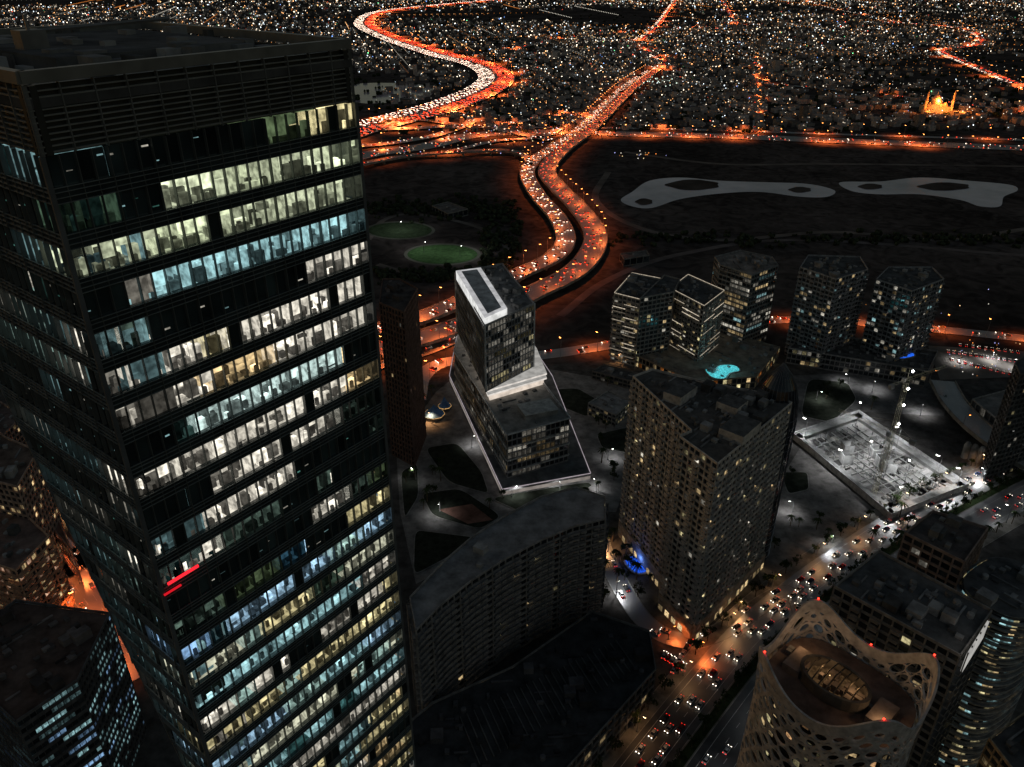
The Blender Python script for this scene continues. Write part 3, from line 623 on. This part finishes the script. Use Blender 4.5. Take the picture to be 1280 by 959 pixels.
highway('ring_road',[(380,215,1),(460,193,1),(530,183,1),(600,168,1),(700,165,1),(800,168,1),(900,170,1),(1000,174,1),(1100,178,1),(1200,182,1),(1400,190,1)],40,110000,40,[((-14,-6),-1),((6,14),1)],deck=False,dens=36,s=1.5,k=1.4,big=2.6,hgt=18,every=2,skip=.3)
highway('ring_service_road',[(640,159,1),(760,160,1),(900,163,1),(1050,168,1),(1280,175,1)],14,60000,70,[((-3,3),1)],deck=False,dens=46,s=1.5,k=1.2,big=2.6,hgt=16,every=2,skip=.4)
highway('interchange_road',[(390,190,3),(450,165,3),(520,160,3),(600,158,3),(690,175,3)],22,120000,60,[((-4,4),1)],deck=False,dens=30,s=1.6,big=2.6,hgt=18)
highway('interchange_road',[(400,175,3),(450,182,3),(540,170,3),(590,150,3),(560,140,3),(500,150,3),(450,150,3)],20,110000,60,[((-4,4),-1)],deck=False,dens=30,s=1.6,big=2.6,hgt=18)
highway('interchange_road',[(400,160,3),(470,148,3),(530,150,3),(600,158,3),(660,150,3),(720,140,3)],18,110000,70,[((-3,3),-1)],deck=False,dens=30,s=1.6,big=2.6,hgt=18)
highway('interchange_road',[(560,190,3),(620,176,3),(680,170,3),(720,150,3),(760,138,3)],14,90000,70,[((-3,3),-1)],deck=False,dens=30,s=1.5,big=2.4,hgt=18)
c1=[(400,176,3),(450,160,3),(505,146,3),(560,130,3),(606,111,3),(620,95,3),(598,80,3),(545,66,3),(480,44,3),(455,28,3),(480,14,3),(560,5,3),(660,-3,3)]
highway('motorway',c1,92,520000,90,[((-42,-37,-32,-27,-22,-17,-12,-7),-1),((6,11,16,21,26,31,36,41),1)],deck=False,dens=15,s=2.2,k=1.5,big=3.4,hgt=24)
highway('avenue',[(800,50,2),(822,30,2),(840,5,2),(850,-12,2)],30,350000,160,[((-10,-5),-1),((5,10),1)],deck=False,dens=22,s=2.6,k=1.3,big=4,hgt=22)
highway('avenue',[(822,86,2),(826,75,2),(795,55,2),(800,46,2)],30,250000,130,[((-10,-5),-1),((5,10),1)],deck=False,dens=22,s=2.2,k=1.3,big=3,hgt=22)
highway('avenue',[(1120,28,2),(1190,34,2),(1222,44,2),(1218,56,2),(1175,63,2),(1215,82,2),(1250,97,2),(1320,125,2)],36,250000,110,[((-10,-5),-1),((5,10),1)],deck=False,dens=22,s=2.4,k=1.3,big=3.4,hgt=22)
highway('avenue',[(946,165,1),(946,130,1),(945,100,1),(944,75,1)],14,50000,90,[((-3,3),1)],deck=False,dens=50,s=1.6,big=2.6)
highway('avenue',[(985,-8,1),(1030,8,1),(1090,20,1),(1120,28,1)],24,300000,200,[((-6,6),1)],deck=False,dens=50,s=2.8,big=4,hgt=22)
highway('avenue',[(920,30,1),(900,-5,1)],20,300000,240,[((-6,6),1)],deck=False,dens=60,s=2.8,big=4,hgt=22)
highway('avenue',[(1280,140,1),(1190,128,1),(1100,118,1),(1000,108,1),(900,100,1),(826,95,1)],16,60000,140,[((-4,4),1)],deck=False,dens=70,s=2,big=3,hgt=18)
highway('avenue',[(640,62,1),(700,48,1),(780,40,1),(870,34,1),(960,30,1)],20,200000,200,[((-4,4),1)],deck=False,dens=60,s=2.6,big=4,hgt=20)
highway('side_street',[(20,640,.4),(75,700,.4),(120,760,.4),(170,850,.4)],20,16000,20,[((-4,),-1),((4,),1)],deck=False,dens=18,k=.5)
highway('side_street',[(-40,790,.4),(40,735,.4),(110,690,.4),(170,640,.4)],20,16000,20,[((-4,),-1),((4,),1)],deck=False,dens=18,k=.5)
TR.done()
# ---------- near boulevard with individually modelled cars
def carmesh(c):
    b=M();g=M();l=M();w=M()
    prof=[(-2.25,.35),(-2.3,.75),(-2.1,.95),(-1.35,1.0),(1.0,.98),(2.0,.82),(2.28,.62),(2.25,.35)]
    n=len(prof)
    for sd,hw in((-1,.88),(1,.88)): b.poly([(x,sd*hw,z) for x,z in (prof if sd<0 else prof[::-1])],c)
    for i in range(n): a,d=prof[i],prof[(i+1)%n]; b.poly([(a[0],-.88,a[1]),(d[0],-.88,d[1]),(d[0],.88,d[1]),(a[0],.88,a[1])][::-1],c)
    bb=[(-1.75,-.8,.98),(1.15,-.8,.96),(1.15,.8,.96),(-1.75,.8,.98)]; tt=[(-1.15,-.62,1.46),(.35,-.62,1.46),(.35,.62,1.46),(-1.15,.62,1.46)]
    g.hexa(bb,tt,(.02,.02,.025),tcol=(.02,.02,.02)); b.poly([(-1.12,-.6,1.475),(.32,-.6,1.475),(.32,.6,1.475),(-1.12,.6,1.475)],c)
    for x in(-1.4,1.4):
        for y in(-.9,.9):
            w.beam((x,y-.1,.33),(x,y+.1,.33),.33,(.02,.02,.02),12)
    for y in(-.62,.62):
        l.cbox(2.24,y,.54,.74,.18,.38,0,(7,6,4.8)); l.cbox(-2.28,y,.7,.88,.1,.38,0,(3,.09,.05))
    return joinedmesh('car',[(b,'paint'),(g,'glass'),(l,'lamp'),(w,'paint')])
cars=[carmesh(c) for c in((.7,.7,.7),(.6,.6,.6),(.35,.35,.36),(.03,.03,.03),(.55,.5,.42),(.25,.03,.03),(.04,.06,.12))]
def put_cars(path,lanes,dirn,gap,step):
    for off in lanes:
        s=R.uniform(0,gap)
        while s/step<len(path)-1:
            q,d=path[int(s/step)]; n=Vector((d.y,-d.x,0)); q=q+n*(off+R.uniform(-.25,.25)); dd=d*dirn
            o=link(bpy.data.objects.new('car',R.choice(cars))); o.location=(q.x,q.y,q.z+.02); o.rotation_euler=(0,0,math.atan2(dd.y,dd.x)+R.uniform(-.03,.03)); s+=gap*R.uniform(.6,2.0)
bl=spline([(790,1040,.25),(842,965,.25),(905,880,.25),(960,812,.25),(1020,757,.25),(1085,708,.25),(1155,662,.25),(1290,590,.25),(1400,540,.25)],3)
o=Obj('boulevard'); strip(o.part('carriageway','asphalt'),bl,-19,19,0,(.07,.07,.07))
mk=o.part('lane_markings','paint')
for x in(-16.5,-12.8,-9.2,-5.5,16.5,12.8,9.2,5.5): strip(mk,bl,x-.08,x+.08,.02,(.7,.7,.68),dash=None if abs(x) in(16.5,5.5) else 3)
for a,b in((-2.5,2.5),(-25,-19),(19,25)):
    strip(o.part('pavements','conc'),bl,a,b,.15,(.2,.19,.17)); 
    for e in(a,b):
        strip(o.part('kerbs','conc'),bl,e-.12,e+.12,.16,(.35,.34,.32))
strip(o.part('median_planting','leaf'),bl,-1.9,1.9,.2,(.03,.045,.02)); o.done()
put_cars(bl,(-14.6,-11,-7.3),-1,10.5,3); put_cars(bl,(14.6,11,7.3),1,26,3)
sb=spline([(1010,790,.3),(985,740,.3),(900,790,.3),(850,800,.3),(800,770,.3),(755,690,.3),(748,650,.3)],3)
o=Obj('access_road'); strip(o.part('carriageway','asphalt'),sb,-4.5,4.5,0,(.055,.055,.055)); strip(o.part('kerbs','conc'),sb,-4.9,-4.5,.12,(.3,.3,.28)); strip(o.part('kerbs','conc'),sb,4.5,4.9,.12,(.3,.3,.28)); o.done()
put_cars(sb,(-2,2),1,20,3)
for (u,v,n,du,dv) in((842,838,7,4,-7),(1185,440,14,7,1),(1190,450,12,8,2),(1200,432,10,8,1),(830,820,6,5,3)):
    for i in range(n):
        x,y=G(u+du*i,v+dv*i,.2); o=link(bpy.data.objects.new('parked_car',R.choice(cars))); o.location=(x,y,.15); o.rotation_euler=(0,0,1.1+R.uniform(-.1,.1))
# ---------- trees
def treemesh(seed,hh=7):
    r=random.Random(seed); t=M(); l=M(); t.beam((0,0,0),(0,0,hh*.45),.22,(.09,.07,.05),6,.14); cl=[]
    for i in range(7):
        a=r.uniform(0,6.28); q=(math.cos(a)*r.uniform(.6,2.3),math.sin(a)*r.uniform(.6,2.3),hh*r.uniform(.55,.95)); t.beam((0,0,hh*.4),q,.1,(.09,.07,.05),5,.04); cl.append(q)
    for q in cl:
        for j in range(34):
            d=Vector((r.gauss(0,1),r.gauss(0,1),r.gauss(0,.8))); d=d.normalized()*r.uniform(.3,1.25); c=Vector(q)+d; s=r.uniform(.22,.5)
            u=Vector((r.gauss(0,1),r.gauss(0,1),r.gauss(0,1))).normalized()*s; w=u.orthogonal().normalized()*s*.7; sh=r.uniform(.5,1.5)
            l.poly([tuple(c-u),tuple(c+w),tuple(c+u),tuple(c-w)],(.04*sh,.06*sh,.025*sh))
    return joinedmesh('tree',[(t,'paint'),(l,'leaf')])
def palmmesh(seed):
    r=random.Random(seed); t=M(); l=M(); hh=r.uniform(6.5,8.5); t.beam((0,0,0),(.3,.1,hh),.26,(.12,.09,.06),7,.16)
    for i in range(16):
        a=i/16*6.283+r.uniform(-.15,.15); d=Vector((math.cos(a),math.sin(a),0)); n=Vector((-d.y,d.x,0)); up=r.uniform(.2,1.3); pr=None
        for k in range(5):
            s=k/4; c=Vector((.3,.1,hh))+d*(2.9*s)+Vector((0,0,up*s-2.2*s*s)); w=.42*(1-s*.75)
            if pr: 
                l.poly([tuple(pr[0]-n*pr[1]-Vector((0,0,.15))),tuple(pr[0]),tuple(c),tuple(c-n*w-Vector((0,0,.15)))],(.04,.055,.025)); l.poly([tuple(pr[0]),tuple(pr[0]+n*pr[1]-Vector((0,0,.15))),tuple(c+n*w-Vector((0,0,.15))),tuple(c)],(.05,.07,.03))
            pr=(c,w)
    return joinedmesh('palm_tree',[(t,'paint'),(l,'leaf')])
trees=[treemesh(i) for i in range(4)]; palms=[palmmesh(i) for i in range(3)]
def plant(x,y,kind='tree',z=.1,s=1):
    o=link(bpy.data.objects.new('palm_tree' if kind=='palm' else 'tree',R.choice(palms if kind=='palm' else trees))); o.location=(x,y,z); o.rotation_euler=(0,0,R.uniform(0,6.28)); k=s*R.uniform(.75,1.25); o.scale=(k,k,k)
for off,st,kd in((0,3,'tree'),(22,4,'palm'),(-22,4,'tree')):
    for i in range(0,len(bl),st):
        q,d=bl[i]; n=Vector((d.y,-d.x,0)); pp=q+n*off+d*R.uniform(-2,2); plant(pp.x,pp.y,kd,.3)
for (u,v) in [(R.uniform(505,780),R.uniform(475,640)) for _ in range(70)]+[(R.uniform(745,830),R.uniform(660,760)) for _ in range(26)]+[(R.uniform(960,1190),R.uniform(480,700)) for _ in range(60)]:
    if 560<u<745 and 390<v<615 : continue
    if u>990 and 515<v<645: continue
    x,y=G(u,v,0); plant(x,y,R.choice(('tree','palm')))
for i in range(0,len(bl),12):
    q,d=bl[i]; n=Vector((d.y,-d.x,0))
    for sg in(-1,1): pp=q+n*20*sg; lamp(pp.x,pp.y,.4,math.atan2(-n.y*sg,-n.x*sg),'white' if sg>0 else 'warm',1000,10,1.0)
for (u,v,E,k) in((790,440,8000,'warm'),(850,474,8000,'warm'),(775,455,6000,'warm'),(835,800,2500,'orange'),(870,815,2500,'orange'),(930,765,2500,'warm'),(760,690,3500,'warm'),(770,745,3500,'white'),(540,530,4500,'warm'),(510,545,4500,'orange'),(640,622,2000,'white'),(700,612,2000,'white'),(590,560,2000,'white'),(745,615,2000,'white'),(550,640,1500,'white'),(520,600,1200,'white'),(760,575,1500,'white'),(1150,520,4000,'white'),(1230,600,4000,'white'),(1090,490,3000,'white'),(1270,460,4500,'white'),(1060,480,2500,'white'),(1200,455,7000,'white'),(1240,450,7000,'white'),(1020,500,2000,'white'),(990,640,2000,'white'),(1040,680,2000,'white'),
  (10,745,7000,'warm'),(60,735,7000,'warm'),(0,660,7000,'warm'),(75,650,7000,'warm'),(100,730,6000,'orange'),(20,600,6000,'warm'),(60,600,6000,'orange')):  # this row: extra lamps added to brighten the lower-left blocks
    x,y=G(u,v); lamp(x,y,.1,R.uniform(0,6),k,E,7,.8)
for (u,v) in((530,316),(575,321),(500,290)):
    x,y=G(u,v); lamp(x,y,.4,1,'white',9000,22,1.0)  # lamps added so the dark sports fields show
o=Obj('lit_tent_pavilion')
for (u,v,r) in((543,522,7),(556,512,4.5)):
    x,y=G(u,v); o.part('canopy','paint').revolve(x,y,[(r,3),(r*.6,5),(r*.2,8),(.1,10)],8,(.12,.25,.5)); o.part('posts','metal').revolve(x,y,[(r*.95,0),(r*.95,3)],8,(.1,.1,.1))
    o.part('lit_trim','glow').revolve(x,y,[(r+.05,2.7),(r+.1,3.1)],8,(.8,.45,.15))
o.done()
# ================= CONSTRUCTION SITE
cs=[(990,548),(1072,520),(1208,612),(1112,650)]
cw=ccw([G(u,v,0) for u,v in cs]); o=Obj('construction_site')
o.part('slab','conc').prism(inset(cw,1),.1,.4,(.3,.3,.29),(.3,.295,.285))
for i in range(4): o.part('hoarding','paint').box2(cw[i],cw[(i+1)%4],0,.3,0,4.5,(.45,.45,.45)); o.part('perimeter_deck','conc').box2(cw[i],cw[(i+1)%4],-5,-.02,.41,2.6,(.28,.28,.27))
E1=Vector((cw[1][0]-cw[0][0],cw[1][1]-cw[0][1])); ang=math.atan2(E1.y,E1.x); xs=[p[0] for p in cw]; ys=[p[1] for p in cw]; ic=inset(cw,8)
st=o.part('formwork','conc')
for i in range(800):
    x=R.uniform(min(xs),max(xs));y=R.uniform(min(ys),max(ys))
    if not inpoly(x,y,ic): continue
    k=R.random()
    if k<.45: st.cbox(x,y,.4,R.uniform(.6,1.8),R.uniform(1,5),R.uniform(.4,2),ang+R.choice((0,1.5708)),mul((.3,.29,.27),R.uniform(.1,1.6)))
    elif k<.85: st.cbox(x,y,.4,R.uniform(2,4),.4,.4,ang,(.3,.3,.3))
    else: st.cbox(x,y,.4,.6+R.random()*.3,R.uniform(6,14),R.uniform(4,8),ang,mul((.3,.29,.28),R.uniform(.15,1.3)))
for i in range(1,9):
    a=lerp(ic[0],ic[1],i/9); b=lerp(ic[3],ic[2],i/9); st.box2(a,b,-.25,.25,.41,1.3,(.38,.38,.36))
    a=lerp(ic[1],ic[2],i/9); b=lerp(ic[0],ic[3],i/9); st.box2(a,b,-.25,.25,.41,1.25,(.38,.38,.36))
mcx,mcy=sum(xs)/4,sum(ys)/4
for i in range(5):
    x,y=mcx+R.uniform(-18,18),mcy+R.uniform(-14,14)
    for a,b,c,d in((0,-3,6,.4),(0,3,6,.4),(-3,0,.4,6)): st.cbox(x+a,y+b,.4,7,c,d,0,(.45,.45,.44))
o.done()
for (u,v) in((1005,550),(1070,530),(1120,560),(1170,598),(1195,612),(1115,638),(1050,590),(1130,605),(1085,575)):
    x,y=G(u,v); lamp(x,y,.4,R.uniform(0,6),'white',8500,14,1.6)
def crane(u,v,hh,ja,jl,lit=True):
    o=Obj('tower_crane'); x,y=G(u,v); m=o.part('lattice','metal'); c=(.45,.42,.3); w=1
    for i,j in((-1,-1),(1,-1),(1,1),(-1,1)): m.beam((x+i*w,y+j*w,0),(x+i*w,y+j*w,hh),.12,c)
    z=0
    while z<hh-2:
        for (a,b) in(((-1,-1),(1,-1)),((1,-1),(1,1)),((1,1),(-1,1)),((-1,1),(-1,-1))): 
            m.beam((x+a[0]*w,y+a[1]*w,z),(x+b[0]*w,y+b[1]*w,z+2),.06,c)
        z+=2
    d=Vector((math.cos(ja),math.sin(ja),0)); n=Vector((-d.y,d.x,0)); B=Vector((x,y,hh)); T=B+Vector((0,0,7))
    for s_ in(-.7,.7): m.beam(tuple(B+n*s_-d*14),tuple(B+n*s_+d*jl),.12,c)
    m.beam(tuple(B+Vector((0,0,1.4))),tuple(B+Vector((0,0,1.2))+d*jl),.12,c)
    q=0
    while q<jl-2: m.beam(tuple(B+n*.7+d*q),tuple(B+Vector((0,0,1.3))+d*(q+1)),.06,c); m.beam(tuple(B+Vector((0,0,1.3))+d*(q+1)),tuple(B-n*.7+d*(q+2)),.06,c); q+=2
    m.beam(tuple(B),tuple(T),.3,c,4,.12); m.beam(tuple(T),tuple(B+d*jl*.7+Vector((0,0,1.3))),.05,c); m.beam(tuple(T),tuple(B-d*13),.05,c)
    o.part('counterweight','conc').cbox(*(B-d*12.5).xy,hh-2.5,hh+.2,3,2,ja,(.3,.3,.3)); o.part('cab','paint').cbox(*(B+n*1.8).xy,hh-2,hh+.3,2,1.6,ja,(.5,.5,.5))
    if lit:
        for z in(hh*.55,hh*.75,hh*.92,hh+6): 
            o.part('work_lights','lamp').dot(x+1.3,y-1.3,z,.9,(16,16,16))
    o.done()
crane(1103,590,62,.5,34); crane(1092,618,42,2.3,30,False); crane(1255,560,45,1.2,30,False)
pa=highway('curved_viaduct',[(1178,476,7),(1195,505,7),(1230,540,7),(1290,580,7),(1380,620,7)],16,None,60,[],big=.8,ac=(.25,.24,.23))
tower('exhibition_hall',[(1215,500),(1290,480),(1400,520),(1290,560)],12,wc=(.3,.3,.3),lit=.2,fl=5,bay=5,roofc=(.24,.23,.22),dens=.3)
tower('right_edge_tower',[(1275,470),(1268,455),(1330,420),(1350,450)],70,wc=(.1,.1,.1),lit=.05)
for k in range(5):
    u,v=1205+k*9,572+k*3; x,y=G(u,v); o=Obj('storage_silo'); o.part('tank','conc').revolve(x,y,[(2,0),(2,9),(1.2,11),(0,11.4)],12,(.3,.3,.3)); o.part('ladder','metal').beam((x+2.2,y,0),(x+2.2,y,10),.1,(.2,.2,.2)); o.done()
sheet('gravel_lot',[(1160,432),(1290,440),(1300,470),(1175,475)],.2,(.2,.18,.16),'earth')
# ================= DISTANT CITY
city=Obj('distant_city_houses'); cb=city.part('houses','paint'); cg=city.part('house_lights','far')
tm=M(); rot=.22; cr_,sr_=math.cos(rot),math.sin(rot)
hw=[ (q.x,q.y) for q,_ in spline(c1,40)]
hw2=[(q.x,q.y) for q,_ in spline([(700,188,1),(742,157,5),(788,112,3),(822,86,2)],30)]
def lakeish(x,y): 
    return -620<x<-280 and 1650<y<2150
for _ in range(34000):
    y=1420*math.exp(R.uniform(0,1)**.9*math.log(13000/1420)); hwid=y*.72+100; x=R.uniform(-hwid,hwid)
    a=x*cr_+y*sr_; b=-x*sr_+y*cr_; bx=34; a=(round(a/bx)+R.uniform(-.3,.3))*bx; blk=28 if int(a/230)%2 else 44; b=(round(b/blk)+R.uniform(-.22,.22))*blk
    x=a*cr_-b*sr_; y=a*sr_+b*cr_
    if y<1400 or lakeish(x,y): continue
    dn=noise.noise(Vector((x*.0011,y*.0008,3)))
    if R.random()>.72+dn*1.7: continue
    if y<5500 and (any((x-p[0])**2+(y-p[1])**2<66**2 for p in hw) or any((x-p[0])**2+(y-p[1])**2<34**2 for p in hw2)): continue
    s=R.uniform(8,17); hh=R.choice((4,6,7,8,9)); 
    if R.random()<.006: hh=R.uniform(15,28)
    c=mul((.42,.37,.35),R.uniform(.35,1.3)); cb.cbox(x,y,0,hh,s,s*R.uniform(.6,1.2),rot,c,tcol=mul(c,.7))
    px=(y*1.03)/796
    nl=R.choice((0,1,1,1,2,3))
    for j in range(nl):
        k=R.random(); base=(1,.86,.66) if k<.46 else (1,.48,.18) if k<.76 else (.75,.9,1) if k<.955 else (.2,.4,1) if k<.97 else (1,.12,.06) if k<.99 else (.2,1,.4)
        br=R.choice((.12,.2,.25,.4,.4,.7,1.2,3.0,5)); r=px*R.uniform(.26,.5)
        cg.dot(x+R.uniform(-.8,.8)*s,y+R.uniform(-.8,.8)*s,R.uniform(3,hh+4),r,mul(base,br))
for i in range(330):
    y=1450*math.exp(R.random()*math.log(6.5)); x=R.uniform(-.7,.7)*y; d=R.choice((rot,rot+1.5708)); n=R.randint(6,30); px=y*1.03/796; kind=R.choice((ORG,ORG,(1,.5,.2),WHITE,WHITE)); br=R.uniform(.3,1.3)
    for j in range(n):
        xx=x+math.cos(d)*j*28; yy=y+math.sin(d)*j*28
        if yy>1400 and not lakeish(xx,yy): cg.dot(xx,yy,8,px*.34,mul(kind,br))
city.done()
for _ in range(2600):
    y=1400*math.exp(R.random()*math.log(4)); x=R.uniform(-.75,.75)*y; s=R.uniform(3,7)
    for k in range(5):
        xx,yy=x+R.uniform(-5,5),y+R.uniform(-5,5); tm.revolve(xx,yy,[(s*.3,.4),(s*R.uniform(.4,.6),s*.5),(s*.3,s*.9),(0,s)],5,mul((.03,.04,.02),R.uniform(.5,1.5)))
for _ in range(700):
    u,v=R.choice(((R.uniform(460,650),R.gauss(262,6)),(R.uniform(470,640),R.gauss(345,4)),(R.uniform(600,650),R.uniform(262,340)),(R.uniform(760,1280),R.gauss(300,4))))
    x,y=G(u,v); s=R.uniform(2.5,5.5)
    for k in range(3):
        xx,yy=x+R.uniform(-3,3),y+R.uniform(-3,3); tm.revolve(xx,yy,[(s*.3,.3),(s*R.uniform(.4,.6),s*.5),(s*.3,s*.9),(0,s)],6,mul((.04,.05,.03),R.uniform(.5,1.5)))
link(bpy.data.objects.new('distant_trees',tm.mesh('distant_trees','leaf')))
sl=Obj('scattered_site_lights'); s_=sl.part('lights','far')
for (u,v) in [(R.gauss(800,14),R.gauss(194,3)) for _ in range(16)]+[(R.uniform(460,640),R.uniform(188,192)) for _ in range(20)]+[(R.uniform(1180,1290),R.uniform(425,470)) for _ in range(30)]+[(R.uniform(980,1290),R.uniform(355,430)) for _ in range(16)]+[(R.uniform(470,700),R.uniform(155,185)) for _ in range(60)]:
    x,y=G(u,v,4); s_.dot(x,y,4,.75*y/796*.6+.1,mul(R.choice((WHITE,WARM,ORG,(.5,.5,1))),R.uniform(.4,2)))
for i in range(60):
    x,y=G(705+i*2.2,45+4*math.sin(i*.4)+R.uniform(-3,6),4); s_.dot(x,y,6,y/796*.5,mul((1,.6,.25),R.uniform(.5,1.6)))
for i in range(30):
    x,y=G(R.gauss(825,10),R.gauss(103,3),4); s_.dot(x,y,6,y/796*.6,mul((.8,1,.85),R.uniform(.6,2)))
sl.done()
o=Obj('mosque'); x,y=G(1167,141); w=o.part('hall','paint'); sand=(.5,.4,.28)
w.cbox(x,y,0,13,44,30,.1,sand); w.cbox(x,y,13,17,18,18,.1,sand); o.part('main_dome','paint').revolve(x,y,[(9,17),(9.6,21),(8,27),(4,32),(.8,34.5),(.2,39)],20,sand)
for dx,dy in((-15,-8),(15,-8),(-15,8),(15,8)): o.part('small_domes','paint').revolve(x+dx,y+dy,[(4,13),(4.2,15),(3,18),(.2,21)],12,sand)
for dx in(-25,25): o.part('minarets','paint').revolve(x+dx,y-14,[(2.4,0),(2.2,22),(3.2,23),(3.2,24.5),(1.7,24.6),(1.5,36),(2.2,37),(1.2,38),(0,44)],10,sand)
for i in range(9): o.part('arches','glow').box2((x-20+i*4.6,y-15.4),(x-17.5+i*4.6,y-15.4),.1,.3,1,7,(2.2,.5,.08))
e=o.done()
for dx,dy,z in((-30,-35,14),(0,-38,18),(30,-35,14),(0,-13,24)):
    l=bpy.data.lights.new('mosque_flood','POINT'); l.energy=60000; l.color=(1,.26,.04); l.shadow_soft_size=1; b=link(bpy.data.objects.new('floodlight',l)); b.location=(x+dx,y+dy,z); b.parent=e
# ================= sky, sun, camera
w=bpy.data.worlds.new('World'); sc.world=w; w.use_nodes=True; nt=w.node_tree; bg=nt.nodes['Background']
sk=nt.nodes.new('ShaderNodeTexSky'); sk.sky_type='NISHITA'; sk.sun_disc=False; sk.sun_elevation=math.radians(3); sk.sun_rotation=math.radians(-60)
nt.links.new(sk.outputs[0],bg.inputs[0]); bg.inputs[1].default_value=.055
s=bpy.data.lights.new('sun','SUN'); s.energy=.05; s.angle=math.radians(12); s.color=(1,.95,.9); so=link(bpy.data.objects.new('sun',s)); so.rotation_euler=(math.radians(55),0,math.radians(30))
cam=bpy.data.cameras.new('camera'); cam.sensor_width=36; cam.lens=36*F/1280; cam.clip_end=60000; cam.clip_start=.5
co=link(bpy.data.objects.new('camera',cam)); co.location=(0,0,H); co.rotation_euler=(math.radians(90)-PT,0,0); sc.camera=co
sc.view_settings.view_transform='Standard'; sc.view_settings.look='None'; sc.view_settings.exposure=0
print('faces',sum(len(o.data.polygons) for o in bpy.data.objects if o.type=='MESH'),'lights',NL)
